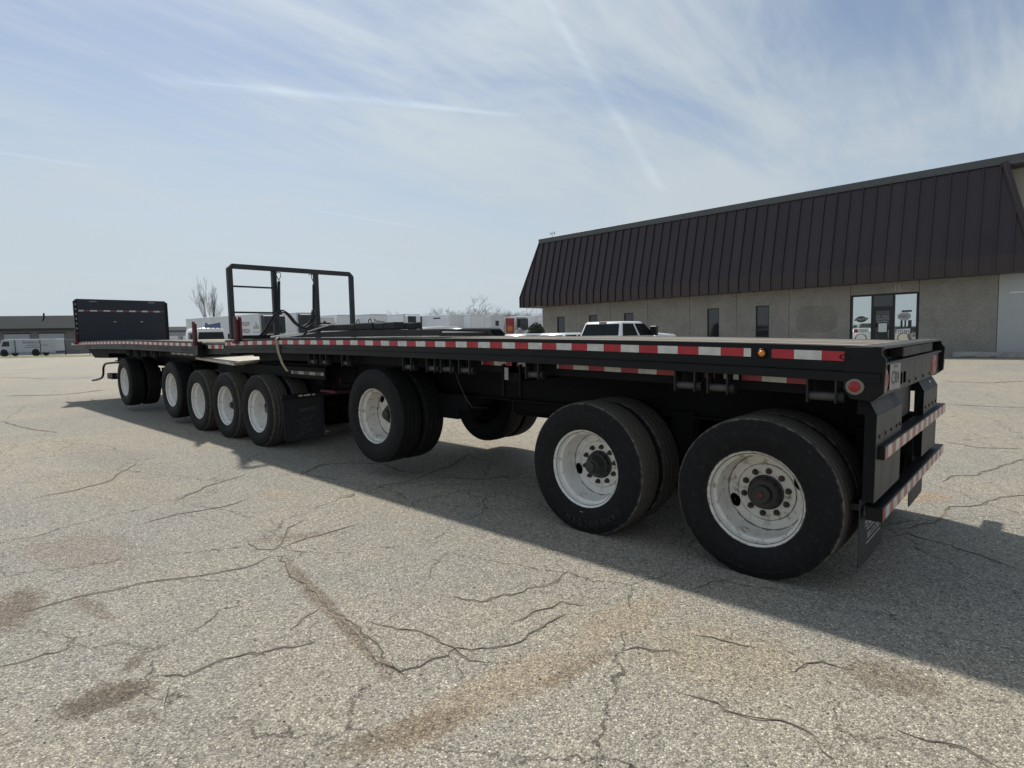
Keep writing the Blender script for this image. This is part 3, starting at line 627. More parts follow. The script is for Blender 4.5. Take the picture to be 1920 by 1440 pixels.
def ibeam(x0, x1, y, zb0, zb1, tab, n=12, dz=-.11):
    mb = MB(); st = [x0 + (x1 - x0) * k / n for k in range(n + 1)]
    def sec(fn):
        vs = []; fs = []
        for x in st:
            pr = fn(x); vs += [(x, a, b) for a, b in pr]
        m = 4
        for j in range(n):
            for i in range(m): fs.append((j * m + i, j * m + (i + 1) % m, (j + 1) * m + (i + 1) % m, (j + 1) * m + i))
        fs += [(0, 1, 2, 3), tuple(n * m + i for i in range(m))]; mb.add(vs, fs)
    bot = lambda x: zb0 + (zb1 - zb0) * (x - x0) / (x1 - x0)
    sec(lambda x: [(y - .008, bot(x)), (y + .008, bot(x)), (y + .008, interp(tab, x) + dz), (y - .008, interp(tab, x) + dz)])
    sec(lambda x: [(y - .07, bot(x) - .016), (y + .07, bot(x) - .016), (y + .07, bot(x)), (y - .07, bot(x))])
    sec(lambda x: [(y - .07, interp(tab, x) + dz), (y + .07, interp(tab, x) + dz), (y + .07, interp(tab, x) + dz + .012), (y - .07, interp(tab, x) + dz + .012)])
    return mb

# winch: two cheek plates, drum and ratchet cap, in local coordinates (x = left plate, z = rail bottom)
ME_CHEEK = MB().py([(-.005, .0), (.005, .0), (.005, -.135), (-.005, -.135)], -.012, .075).mesh('cheek_plate')
def winch_meshes(w):
    drum = MB().tube([(.005, .03, -.098), (w - .005, .03, -.098)], .026, 12)
    cap = MB().tube([(w + .006, .03, -.098), (w + .04, .03, -.098)], .034, 12)
    return drum.mesh('winch', True), cap.mesh('ratchet_cap', True)
WM = {}
def winch(trailer, x0, x1, tab, y=.0):
    w = round(x1 - x0, 2)
    if w not in WM: WM[w] = winch_meshes(w)
    b, c = WM[w]; o = put(b, 'winch', K['steelworn'], trailer, (x0, y, interp(tab, x0) - .166))
    for x in (0, w): put(ME_CHEEK, 'cheek_plate', K['dark_plate'], o, (x, 0, 0))
    put(c, 'ratchet_cap', K['dark_plate'], o)
K['steelworn'] = mat('worn_winch_steel', (.07, .068, .064), .5, .4, var=.3)

# ------------------------------------------------------------------ rear flatbed trailer
RT = thing('flatbed_trailer', 'long black flatbed trailer nearest the camera, its rear end to the right', 'trailer', (-5.1, 1.15, 0), world_parts=True)
deck(RT, ZR, -9.46, -.80, 15, K['wood'], .41)
for y in (.70, 1.60): part('main_beam', ibeam(-9.1, -.95, y, .93, .90, ZR), K['frame'], RT)
part('apron_bar', MB().sweep([(.13, -.27), (.15, -.27), (.15, -.15), (.13, -.15)], stations(ZR, -8.6, -1.02, 16)), K['frame'], RT)
part('reflective_tape', strip(MB(), ZR, -9.45, -1.495, -.0025, -.052, 0, 24), K['tape'], RT)
part('reflective_tape', strip(MB(), ZR, -1.372, -.884, -.0025, -.054, 0, 4), K['tape'], RT)
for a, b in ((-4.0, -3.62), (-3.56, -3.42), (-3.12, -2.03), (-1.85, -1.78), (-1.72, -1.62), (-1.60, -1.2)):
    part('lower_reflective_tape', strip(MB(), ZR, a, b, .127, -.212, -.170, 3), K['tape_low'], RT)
for a, b in ((-2.0, -1.86), (-1.77, -1.64), (-1.166, -1.02), (-3.34, -3.205), (-4.166, -4.023), (-4.423, -4.285), (-5.007, -4.875), (-4.631, -4.51), (-6.925, -6.782), (-6.643, -6.508), (-6.166, -6.042)):
    winch(RT, a, b, ZR)
o = part('tape_tab', MB().box(-3.668, -3.625, .08, .086, 1.165, 1.272), K['plate_w'], RT); 
# side amber lamp, side red lamp, oval marker
def lamp(parent, x, z, r, lens, ring, y=0.0):
    b = part('lamp_housing', MB().lathe_y([(y + .01, r), (y - .008, r), (y - .012, r * .9), (y - .012, r * .62), (y - .004, r * .62)], 28, x, z), ring, parent, True, angle=30)
    part('lens', MB().lathe_y([(y - .006, r * .66), (y - .016, r * .64), (y - .022, r * .45), (y - .025, 0)], 24, x, z), lens, b, True)
lamp(RT, -1.426, 1.427, .030, K['amber_lens'], K['black'], -.004)
lamp(RT, -.921, 1.249, .046, K['red_lens'], K['lamp_ring'], -.006)
mk = MB().lathe_y([(-.003, .030), (-.006, .029), (-.007, .024), (-.004, .022)], 24).mesh('marker_lamp', True); mo = put(mk, 'marker_lamp', K['frame'], RT, (-.975, 0, 1.412)); mo.scale = (1, 1, .5)
# corner plates at the tail
def corner(y0, y1, near):
    poly = [(-.985, 1.235), (-.945, 1.178), (-.840, 1.168), (-.785, 1.215), (-.778, 1.40), (-.835, 1.468), (-.98, 1.468)]
    return MB().py(poly, y0, y1)
part('corner_plate', corner(-.0045, .030, True), K['black'], RT, bevel=.004)
part('corner_plate', corner(WID - .03, WID + .03, False), K['black'], RT, bevel=.004)
# rear sill: channel, centre box, ledge, lower panel with lamp and plate
part('rear_channel', MB().box(-.90, -.88, .03, WID - .03, 1.37, 1.466), K['black'], RT)
part('rear_lip', MB().box(-.94, -.795, .03, WID - .03, 1.4545, 1.470), K['steelworn'], RT, bevel=.003)
part('centre_box', MB().box(-.878, -.80, .62, 1.78, 1.388, 1.452), K['dark_plate'], RT, bevel=.006)
part('rear_ledge', MB().box(-.93, -.798, .03, WID - .03, 1.362, 1.376), K['rust_panel'], RT, bevel=.003)
rp = part('rear_panel', MB().box(-.835, -.815, .03, WID - .03, 1.185, 1.360), K['rust_panel'], RT, bevel=.003)
for yy in (.66, .78): part('slot', MB().box(-.8145, -.8125, yy - .035, yy + .035, 1.22, 1.29), K['void'], rp)
tl = part('tail_lamp', MB().add(*(lambda n: ([(-.8125, 2.0, 1.275)] + [(-.806, 2.0 + .10 * math.cos(2 * PI * k / n), 1.275 + .068 * math.sin(2 * PI * k / n)) for k in range(n)] + [(-.8155, 2.0 + .115 * math.cos(2 * PI * k / n), 1.275 + .08 * math.sin(2 * PI * k / n)) for k in range(n)], [(0, 1 + k, 1 + (k + 1) % n) for k in range(n)] + [(1 + k, 1 + n + k, 1 + n + (k + 1) % n, 1 + (k + 1) % n) for k in range(n)]))(28)), K['red_lens'], RT, True)
tl2 = put(tl.data, 'tail_lamp', K['red_lens'], RT, (0, -1.86, 0)); tl2.scale = (1, 1, 1)
pl = part('licence_plate', MB().hexa([(-.806, .262, 1.212), (-.803, .262, 1.212), (-.803, .572, 1.202), (-.806, .572, 1.202), (-.806, .26, 1.366), (-.803, .26, 1.366), (-.803, .57, 1.356), (-.806, .57, 1.356)]), K['plate_w'], RT)
part('lettering', MB().text('C304', (-.8015, .415, 1.278), (0, 1, -.03), (0, 0, 1), .075, .22), K['decal_d'], pl)
part('lettering', MB().text('MICHIGAN', (-.8015, .415, 1.345), (0, 1, -.03), (0, 0, 1), .018, .16), K['decal_d'], pl)
# guard plates between sill and bumpers (a sloped top, a long face)
def guard(y0, y1, x, zt, zb):
    bx = part('guard_box', MB().px([(y0, zb), (y1, zb), (y1, zt - .088), (y0, zt - .088)], x - .06, x - .004).hexa([(x - .10, y0, zt - .088), (x - .004, y0, zt - .088), (x - .004, y1, zt - .088), (x - .10, y1, zt - .088), (x - .10, y0 + .02, zt), (x - .054, y0 + .02, zt), (x - .054, y1 - .02, zt), (x - .10, y1 - .02, zt)]), K['frame'], RT)
    part('face_plate', MB().box(x - .003, x, y0 - .004, y1, zb, zt - .09), K['rust_panel'], bx)
    part('cap_plate', MB().hexa([(x - .003, y0 - .004, zt - .088), (x, y0 - .004, zt - .088), (x, y1, zt - .088), (x - .003, y1, zt - .088), (x - .053, y0 + .018, zt + .002), (x - .050, y0 + .018, zt + .003), (x - .050, y1 - .02, zt + .003), (x - .053, y1 - .02, zt + .002)]), K['dark_plate'], bx)
guard(.03, .74, -.815, 1.180, .60); guard(1.60, 2.27, -.815, 1.180, .60)
ME_BOLT = MB().tube([(0, 0, 0), (.008, 0, 0)], .012, 6).mesh('bolt')
for yy in (.10, .26, .42, .58, .68): put(ME_BOLT, 'bolt', K['steelworn'], RT, (-.815, yy, .965))
for yy in (1.68, 1.85, 2.02, 2.18): put(ME_BOLT, 'bolt', K['steelworn'], RT, (-.815, yy, .965))
for yy in (.1, .95, 1.2, 1.5, 1.8, 2.2): put(ME_BOLT, 'bolt', K['steelworn'], RT, (-.815, yy, 1.215))
part('guard_backing', MB().box(-.95, -.90, .62, 1.60, .93, 1.18), K['rust_panel'], RT)
part('lettering', MB().text('LID', (-.897, .80, 1.09), (0, 1, 0), (0, 0, 1), .05, .2), K['letter_g'], RT)
part('sticker', MB().add([(-.8415, 1.95, 1.152), (-.832, 2.02, 1.135), (-.8415, 2.10, 1.152), (-.826, 1.98, 1.125)], [(0, 3, 1), (3, 1, 2)]), K['paper'], RT)
def bumper(zt, name, y0=.072, y1=2.49):
    b = part(name, MB().box(-.862, -.781, y0, y1, zt - .078, zt), K['black'], RT, bevel=.004)
    part('reflective_tape', MB().box(-.7805, -.7785, y0 + .006, y1 - .006, zt - .074, zt - .006), K['tape_rear'], b)
bumper(.917, 'upper_bumper'); bumper(.564, 'lower_bumper')
for y in (.62, 1.60): part('bumper_stay', MB().box(-.90, -.865, y - .03, y + .03, .50, .92), K['black'], RT, bevel=.004)
part('bumper_arm', MB().box(-.95, -.863, .10, .60, .525, .56), K['dark_plate'], RT)
def flap(x, y0, y1, zt, zb, r=.03):
    mb = MB(); poly = [(y0, zt), (y0, zb + r)] + [(y0 + r - r * math.cos(a), zb + r - r * math.sin(a)) for a in (.5, 1.0)] + [(y0 + r, zb), (y1 - r, zb)] + [(y1 - r + r * math.sin(a), zb + r - r * math.cos(a)) for a in (.5, 1.0)] + [(y1, zb + r), (y1, zt)]
    return mb.px(poly, x - .006, x)
f1 = part('mud_flap', flap(-.885, .05, .66, .60, .19), K['rubber_flap'], RT); f1['label'] = 'near rear mud flap with white lettering'
part('lettering', MB().text('PENZ-REPAIR', (-.8825, .38, .435), (0, 1, 0), (0, 0, 1), .06, .42).text('800-573-7500', (-.8825, .40, .345), (0, 1, 0), (0, 0, 1), .04, .34).box(-.8835, -.8825, .22, .58, .385, .391).box(-.8835, -.8825, .22, .58, .300, .306), K['letter_w'], f1)
part('hook', MB().tube([(-.87, .09, .56), (-.868, .075, .52), (-.868, .085, .485), (-.868, .12, .48), (-.868, .15, .50)], .007, 6), K['steelworn'], RT)
f2 = part('mud_flap', flap(-.885, 1.62, 2.22, .60, .19), K['rubber_flap'], RT)
part('lettering', MB().text('PENZ-REPAIR', (-.8825, 1.95, .435), (0, 1, 0), (0, 0, 1), .06, .42).text('800-573-7500', (-.8825, 1.95, .345), (0, 1, 0), (0, 0, 1), .04, .34), K['letter_g'], f2)
# axles
axle_set(RT, -1.473, .503, hub='cap', dirty=True, hole=3.55)
axle_set(RT, -2.780, .506, hub='cone', hole=3.45)
def arc_text(parent, body, r, th0, step, h):
    mb = MB(); a = th0
    for ch in body:
        e = Vector((math.cos(a), 0, math.sin(a))); t_ = Vector((math.sin(a), 0, -math.cos(a)))
        if ch != ' ': mb.text(ch, e * r + Vector((0, -.1435, 0)), t_, e, h, step * r * .8)
        a -= step
    part('lettering', mb, K['letter_t'], parent)
W2 = [o for o in RT.children if o.name.startswith('wheel') and abs(o.location.x + 2.78) < .01 and o.location.y < .2][0]
arc_text(W2, 'LANDGOLDEN', .425, math.radians(318), math.radians(7.5), .04)
part('label_patch', MB().box(-.035, -.005, -.136, -.1345, -.352, -.342), K['paper'], W2)
axle_set(RT, -5.609, .683, hub='flat', dirty=True, hole=5.5, nuts=False, dark=True)
# red hub cap centre on the rearmost wheel
part('hub_centre', MB().lathe_y([(.1345, .022), (.132, .018), (.131, 0)], 16, -1.473, .503), K['red_paint'], RT)
# suspension under the frame
def suspension(tr, xs, zs, tab, ybeams=(.70, 1.60)):
    for x, z in zip(xs, zs):
        for y in ybeams:
            part('spring_hanger', MB().py([(x + .42, .93), (x + .62, .93), (x + .58, z + .12), (x + .46, z + .10)], y - .06, y + .06), K['frame'], tr)
            part('trailing_arm', MB().py([(x + .56, z + .22), (x + .56, z + .12), (x - .35, z - .10), (x - .42, z - .02), (x - .30, z + .06)], y - .045, y + .045), K['frame'], tr)
            part('air_spring', MB().lathe_z([(z + .0, .06), (z + .03, .12), (z + .10, .135), (z + .16, .12), (z + .20, .135), (z + .26, .13), (.925, .09)], 16, x - .30, y), K['frame'], tr, True)
suspension(RT, (-1.473, -2.78, -5.609), (.503, .506, .683), ZR)
part('lift_frame', MB().box(-5.55, -4.78, .52, .72, .66, .93).box(-4.79, -4.62, .52, .72, .765, .93).box(-5.5, -5.3, .72, 1.6, .70, .92), K['frame'], RT, bevel=.01)
part('air_tank', MB().tube([(-4.3, 1.0, .82), (-3.4, 1.0, .82)], .13, 16), K['frame'], RT, True)
part('cross_brace', MB().box(-3.75, -3.55, .13, .70, 1.15, 1.33).box(-3.72, -3.70, .10, .13, 1.02, 1.3).box(-3.52, -3.50, .10, .13, 1.02, 1.3), K['frame'], RT)
part('air_line', MB().tube([(-4.44, .2, 1.19), (-4.39, .2, 1.084), (-4.29, .2, .932), (-4.235, .22, .86), (-4.2, .4, .84)], .004, 6), K['steelworn'], RT)
# kingpin coupler under the nose
part('coupler_plate', MB().box(-9.3, -7.3, .35, 1.95, 1.27, 1.33), K['frame'], RT, bevel=.01)
part('nose_plate', MB().box(-9.50, -9.462, .02, WID - .02, 1.335, 1.527), K['black'], RT, bevel=.004)

# rack at the nose of the rear trailer
XR = -9.25
rk = part('headache_rack', MB().box(XR - .035, XR + .035, .075, 2.075, 2.600, 2.672).py([(XR - .035, 2.608), (XR + .035, 2.608), (XR + .035, 2.612), (XR - .035, 2.612)], .0, .01), K['rackgrey'], RT, bevel=.006)
def post(y, z0, z1, w=.036): return MB().box(XR - .034, XR + .034, y - w, y + w, z0, z1)
part('post', MB().hexa([(XR - .034, .0, 1.54), (XR + .034, .0, 1.54), (XR + .034, .075, 1.54), (XR - .034, .075, 1.54), (XR - .034, .0, 2.595), (XR + .034, .0, 2.595), (XR + .034, .075, 2.669), (XR - .034, .075, 2.669)]), K['rackgrey'], rk, bevel=.005)
part('post', post(.72, 1.54, 2.598), K['rackgrey'], rk, bevel=.005); part('post', post(1.44, 1.54, 2.598), K['rackgrey'], rk, bevel=.005)
part('post', MB().hexa([(XR - .034, 2.077, 1.54), (XR + .034, 2.077, 1.54), (XR + .034, 2.150, 1.54), (XR - .034, 2.150, 1.54), (XR - .034, 2.077, 2.669), (XR + .034, 2.077, 2.669), (XR + .034, 2.150, 2.600), (XR - .034, 2.150, 2.600)]), K['rackgrey'], rk, bevel=.005)
for z in (2.338, 1.948): part('crossbar', MB().box(XR - .012, XR + .012, .076, .683, z - .013, z + .013), K['rackgrey'], rk)
part('foot_rail', MB().box(XR - .04, XR + .04, .076, .683, 1.542, 1.60), K['black'], rk)
def coil(x, y0, z0, y1, z1, r, turns, wire):
    pts = []; n = turns * 8
    for k in range(n + 1):
        t = k / n; a = 2 * PI * turns * t; pts.append((x + r * math.cos(a), y0 + (y1 - y0) * t + r * math.sin(a), z0 + (z1 - z0) * t))
    return MB().tube(pts, wire, 5)
for y, z0, z1 in ((.755, 2.44, 1.99), (1.350, 2.42, 2.015)):
    part('hanger_spring', coil(XR + .09, y, z0, y - .02, z1, .017, 30, .0085), K['hose'], RT, True)
    part('hook', MB().tube([(XR + .03, y - .05, 2.575), (XR + .09, y - .03, 2.58), (XR + .09, y + .03, 2.575), (XR + .09, y + .04, 2.53), (XR + .09, y, 2.45)], .006, 6).tube([(XR + .09, y, 2.45), (XR + .09, y - .035, 2.53), (XR + .09, y - .03, 2.575)], .006, 6), K['steelworn'], RT)
def smooth_path(pts, n=6):
    out = []; P = [Vector(p) for p in pts]
    for i in range(len(P) - 1):
        a, b, c, d = P[max(i - 1, 0)], P[i], P[i + 1], P[min(i + 2, len(P) - 1)]
        for k in range(n):
            t = k / n; out.append(.5 * ((2 * b) + (c - a) * t + (2 * a - 5 * b + 4 * c - d) * t * t + (3 * b - a - 3 * c + d) * t ** 3))
    return out + [P[-1]]
hp = [(XR - .1, .46, 1.55), (XR + .05, .52, 1.68), (XR + .12, .60, 1.86), (XR + .12, .75, 1.975), (XR + .10, .86, 1.93), (XR + .10, .98, 1.79), (XR + .10, 1.10, 1.725), (XR + .09, 1.22, 1.77), (XR + .09, 1.31, 1.89), (XR + .09, 1.33, 2.0)]
part('air_hose', MB().tube(smooth_path(hp), .021, 8), K['hose'], RT, True)
part('air_hose', MB().tube(smooth_path([(p[0] + .05, p[1] + .015, p[2] - .02) for p in hp[:-1]] + [(XR + .12, 1.32, 1.93)]), .016, 8), K['hose'], RT, True)
part('hose_cuff', coil(XR + .09, 1.29, 1.84, 1.325, 2.0, .026, 5, .012), K['steelworn'], RT, True)
part('air_hose', MB().tube(smooth_path([(XR + .09, 1.31, 1.86), (XR + .1, 1.28, 1.76), (XR + .1, 1.2, 1.66), (XR, 1.15, 1.56)]), .018, 8), K['hose'], RT, True)

# things lying on or hooked to the decks
def stake(name, x, z0, z1, label, double, tr):
    mb = MB(); w = .042
    def loop(xa, yb):
        pts = [(xa - w, z0), (xa - w, z1 - .05), (xa - w + .02, z1 - .015), (xa, z1), (xa + w - .02, z1 - .015), (xa + w, z1 - .05), (xa + w, z0)]
        inn = [(xa + w - .035, z0), (xa + w - .035, z1 - .06), (xa, z1 - .035), (xa - w + .035, z1 - .06), (xa - w + .035, z0)]
        mb.py(pts + inn, yb, yb + .03)
    loop(x, -.045); mb.py([(x - .026, z0), (x + .026, z0), (x + .026, z1 - .05), (x - .026, z1 - .05)], -.014, .012)
    if double: loop(x + .012, .018)
    mb.box(x - .055, x + .055, -.07, .03, z0 - .02, z0 + .03)
    return tag(part(name, mb, K['red_paint'], None, bevel=.006), label, 'stake', 'red stakes in the deck edge')
stake('stake_post', -8.98, 1.50, 1.885, 'red double-looped stake beside the grey rack post', True, RT)
stake('stake_post', -10.62, 1.47, 1.855, 'red stake at the rear corner of the front deck, by the white cab', False, RT)
stake('stake_post', -18.93, 1.47, 1.835, 'red stake at the left edge of the dark bulkhead', False, RT)

rmp = thing('loading_ramp', 'long flat dark steel ramp lying on the rear trailer deck', 'ramp', (-7.4, 1.2, 1.57), world_parts=True)
part('ramp_plate', MB().py([(-9.45, 1.555), (-8.2, 1.600), (-7.2, 1.618), (-6.35, 1.612), (-5.55, 1.588), (-5.55, 1.556)], .95, 1.75), K['timber'], rmp)
for y in (.93, 1.75): part('ramp_flange', MB().py([(-9.45, 1.553), (-8.2, 1.628), (-7.2, 1.646), (-6.35, 1.640), (-5.5, 1.612), (-5.5, 1.553)], y, y + .02), K['timber'], rmp)
stk = thing('beam_stack', 'short stack of grey timbers and plates on top of the dark ramp', 'timber', (-7.4, 1.3, 1.64), world_parts=True)
for i, (a, b, y, z0, z1) in enumerate([(-8.5, -7.5, 1.02, 1.648, 1.735), (-7.48, -7.05, 1.02, 1.650, 1.745), (-7.03, -6.80, 1.03, 1.650, 1.735), (-6.78, -6.55, 1.02, 1.648, 1.742), (-8.3, -6.6, 1.24, 1.648, 1.73), (-8.2, -6.7, 1.44, 1.648, 1.74)]):
    part('timber', MB().box(a, b, y, y + .17, z0, z1), K['timber'], stk, bevel=.008)
for x in (-7.55, -7.25): part('rope_loop', MB().tube([(x, 1.1, 1.74), (x + .01, 1.1, 1.79), (x + .05, 1.1, 1.80), (x + .08, 1.1, 1.74)], .007, 6), K['hose'], stk)
tag(part('lath', MB().hexa([(-8.75, .98, 1.64), (-7.95, .98, 1.748), (-7.95, 1.012, 1.748), (-8.75, 1.012, 1.64), (-8.75, .98, 1.652), (-7.95, .98, 1.762), (-7.95, 1.012, 1.762), (-8.75, 1.012, 1.652)]), K['paper'], None), 'pale thin lath leaning against the grey timber stack', 'lath')
tag(part('lath', MB().hexa([(-8.15, .10, 1.560), (-8.12, .10, 1.560), (-8.36, .62, 1.605), (-8.39, .62, 1.605), (-8.15, .10, 1.580), (-8.12, .10, 1.580), (-8.36, .62, 1.625), (-8.39, .62, 1.625)]), K['paper'], None), 'short white lath lying on the deck by the hanging tan strap', 'lath')
def strap():
    mb = MB(); path = [(-7.80, .20, 1.562), (-7.76, .02, 1.562), (-7.74, -.022, 1.545), (-7.71, -.026, 1.45), (-7.66, -.03, 1.34), (-7.58, -.03, 1.22), (-7.49, -.02, 1.13), (-7.47, -.02, 1.12)]
    vs = []
    for x, y, z in path: vs += [(x - .032, y, z), (x + .032, y, z), (x + .032, y + .003, z + .003), (x - .032, y + .003, z + .003)]
    fs = [(0, 1, 2, 3), tuple(len(path) * 4 - 4 + i for i in range(4))]
    for k in range(len(path) - 1):
        for i in range(4): fs.append((4 * k + i, 4 * k + (i + 1) % 4, 4 * k + 4 + (i + 1) % 4, 4 * k + 4 + i))
    return tag(part('strap', mb.add(vs, fs), K['strap'], None), 'tan webbing strap hanging over the side rail of the rear trailer', 'strap')
strap()

# ------------------------------------------------------------------ lead trailer
LT = thing('flatbed_trailer', 'front flatbed trailer with the dark bulkhead at its far end', 'trailer', (-14, 1.15, 0), world_parts=True)
deck(LT, ZL, -19.62, -10.56, 15, K['wood'], .41)
for y in (.70, 1.60): part('main_beam', ibeam(-18.2, -10.6, y, 1.02, .95, ZL), K['frame'], LT)
part('reflective_tape', strip(MB(), ZL, -19.6, -10.78, -.0025, -.052, 0, 24), K['tape'], LT)
part('end_post', MB().box(-10.76, -10.54, -.02, .06, 1.28, 1.50), K['black'], LT, bevel=.006)
part('bolster', MB().box(-10.53, -9.53, .10, .20, 1.30, 1.46), K['black'], LT, bevel=.008); part('bolster', MB().box(-10.53, -9.53, 2.0, 2.2, 1.30, 1.46), K['black'], LT, bevel=.008)
part('bolster_top', MB().box(-10.53, -9.54, .11, .19, 1.462, 1.497), K['wood'], LT)
part('reflective_tape', MB().box(-10.40, -9.78, .096, .0985, 1.395, 1.452), K['tape'], LT)
# bulkhead
bh = part('bulkhead', MB().px([(.0, 1.52), (2.2, 1.52), (2.2, 2.58), (2.14, 2.632), (.06, 2.642), (.0, 2.59)], -19.05, -19.01), K['navy'], LT, bevel=.006)
for y0, y1 in ((-.012, .055), (2.145, 2.21)): part('edge_post', MB().box(-19.075, -18.985, y0, y1, 1.52, 2.585), K['black'], bh, bevel=.008)
part('reflective_tape', MB().box(-19.008, -19.006, .09, 2.12, 2.312, 2.352), tape_mat('reflective_tape_bulkhead', .30, 40.0, (.20, .05, .06), (.52, .52, .52), axis=1), bh)
for y in (.34, 1.72): part('sticker', MB().box(-19.008, -19.006, y, y + .17, 2.565, 2.590), K['letter_g'], bh)
for y in (.86, 1.50): part('latch', MB().box(-19.009, -18.99, y, y + .06, 2.03, 2.055), K['steel'], bh)
for k in range(7): part('chain_slot', MB().box(-18.984, -18.98, .01, .04, 1.72 + k * .125, 1.77 + k * .125), K['letter_g'], bh)
# wheels: two lifted axles at the front, three on the ground under the coupling
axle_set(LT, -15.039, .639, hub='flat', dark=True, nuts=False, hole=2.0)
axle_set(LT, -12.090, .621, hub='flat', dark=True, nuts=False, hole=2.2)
axle_set(LT, -10.798, .505, hub='flat', nuts=False, hole=2.4)
axle_set(LT, -9.652, .505, hub='cone', nuts=False, hole=2.4)
axle_set(LT, -8.527, .505, hub='flat', nuts=False, hole=6.1)
suspension(LT, (-15.039, -12.09, -10.798, -9.652, -8.527), (.639, .621, .505, .505, .505), ZL)
# low rear frame carrying the coupling
for y in (.72, 1.58): part('rear_frame_beam', MB().box(-10.55, -6.95, y - .05, y + .05, .92, 1.14), K['frame'], LT, bevel=.008)
part('rear_side_rail', MB().box(-10.5, -7.05, .28, .32, 1.00, 1.16), K['frame'], LT, bevel=.006)
part('reflective_tape', MB().box(-7.95, -7.08, .276, .2785, 1.055, 1.098), K['tape_dull'], LT)
part('coupling_plate', MB().box(-9.6, -7.2, .4, 1.9, 1.142, 1.20), K['frame'], LT, bevel=.008)
part('side_reflector', MB().box(-9.66, -9.48, .2745, .278, 1.135, 1.165), K['red_lens'], LT)
part('rear_crossbar', MB().box(-7.98, -7.90, .10, 2.2, .705, .765), K['dark_plate'], LT, bevel=.006)
for ya, yb in ((.34, .40), (.42, .52), (.545, .59)): part('label_strip', MB().box(-7.898, -7.896, ya, yb, .728, .752), K['letter_w'], LT)
fl = part('mud_flap', flap(-7.935, .13, .735, .70, .10, .05), K['rubber_flap'], LT); fl['label'] = 'embossed mud flap behind the middle wheels'
part('flap_rim', MB().px([(.13, .69), (.13, .12), (.148, .12), (.148, .69)], -7.934, -7.926).px([(.717, .69), (.717, .12), (.735, .12), (.735, .69)], -7.934, -7.926).px([(.16, .115), (.16, .10), (.70, .10), (.70, .115)], -7.934, -7.926), K['rubber_flap'], fl)
part('lettering', MB().text('NANTEC', (-7.9325, .50, .535), (0, 1, .05), (0, 0, 1), .05, .33), mat('embossed_lettering', (.13, .13, .135), .5, var=.3), fl)
def emblem():
    r = random.Random(11); mb = MB()
    def ln(a, b, w=.008):
        (ya, za), (yb, zb) = a, b; d = Vector((yb - ya, zb - za)).normalized(); n = Vector((-d.y, d.x)) * w / 2
        mb.quad((-7.9325, ya + n.x, za + n.y), (-7.9325, yb + n.x, zb + n.y), (-7.9325, yb - n.x, zb - n.y), (-7.9325, ya - n.x, za - n.y))
    for k in range(6): ln((.50 + .01 * k, .36 + .012 * k), (.62 - .022 * k, .47 - .006 * k), .006)          # feathers
    for k in range(5): ln((.43 + .018 * k, .37), (.41 + .03 * k, .45 - .008 * abs(k - 2)), .006)
    P = [(.30, .40), (.36, .38), (.38, .33), (.46, .32), (.50, .33), (.52, .26), (.49, .22), (.44, .25), (.46, .30)]
    for a, b in zip(P, P[1:]): ln(a, b, .009)
    Q = [(.33, .30), (.35, .25), (.39, .25), (.40, .30)]
    for a, b in zip(Q, Q[1:]): ln(a, b, .008)
    for a, b in (((.29, .155), (.42, .195)), ((.42, .195), (.55, .24)), ((.38, .18), (.41, .23)), ((.52, .235), (.56, .215)), ((.31, .15), (.29, .175))): ln(a, b, .012)
    return mb
part('emblem', emblem(), mat('embossed_emblem', (.075, .075, .08), .5, var=.3), fl)
# brake pods and lamp clutter between the trailers
part('brake_chamber', MB().tube([(-7.75, .62, .94), (-7.52, .60, .94)], .085, 16), K['frame'], LT, True)
lm = part('rear_lamp', MB().tube([(-7.35, .72, .95), (-7.31, .72, .95)], .06, 18), K['red_paint'], LT, True)
part('lamp_bracket', MB().box(-7.70, -7.55, .75, .95, .82, 1.0), K['dark_plate'], LT, bevel=.01)
part('air_line', MB().tube(smooth_path([(-7.1, .75, 1.0), (-7.08, .7, .9), (-7.02, .62, .75), (-6.9, .6, .66), (-6.8, .7, .62)]), .012, 6), K['hose'], LT, True)
part('coupling_hook', MB().box(-7.6, -7.2, .5, .75, .80, .835), K['red_paint'], LT, bevel=.005)
# tool box and the bent bar at the front
part('front_box', MB().hexa([(-18.7, .30, 1.09), (-17.3, .30, 1.11), (-17.3, 1.9, 1.11), (-18.7, 1.9, 1.09), (-19.1, .25, 1.32), (-17.2, .25, 1.34), (-17.2, 1.95, 1.34), (-19.1, 1.95, 1.32)]), K['frame'], LT, bevel=.01)
part('bent_bar', MB().tube(smooth_path([(-19.1, .3, .475), (-18.6, .3, .52), (-18.15, .3, .585), (-17.97, .3, .68), (-17.9, .3, .85), (-17.7, .3, .95), (-17.25, .3, .985), (-16.5, .3, 1.02)]), .026, 8), K['black'], LT, True)
part('step_bracket', MB().box(-17.35, -16.9, .24, .40, .60, .74).box(-16.9, -15.6, .3, .36, .66, .72), K['dark_plate'], LT, bevel=.01)
for k in range(4): winch(LT, -14.6 + k * .55, -14.47 + k * .55, ZL)
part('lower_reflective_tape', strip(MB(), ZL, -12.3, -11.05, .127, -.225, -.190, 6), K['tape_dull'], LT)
part('apron_bar', MB().sweep([(.13, -.27), (.15, -.27), (.15, -.15), (.13, -.15)], stations(ZL, -17.5, -10.8, 12)), K['frame'], LT)
tag(part('plywood_sheet', MB().hexa([(-11.05, .12, 1.205), (-9.15, -.01, 1.150), (-9.35, .98, 1.205), (-10.95, 1.02, 1.225), (-11.05, .12, 1.24), (-9.15, -.01, 1.188), (-9.35, .98, 1.235), (-10.95, 1.02, 1.255)]), K['ply'], None, bevel=.003),
    'weathered plywood sheet lying on the low coupling frame between the decks', 'plywood')

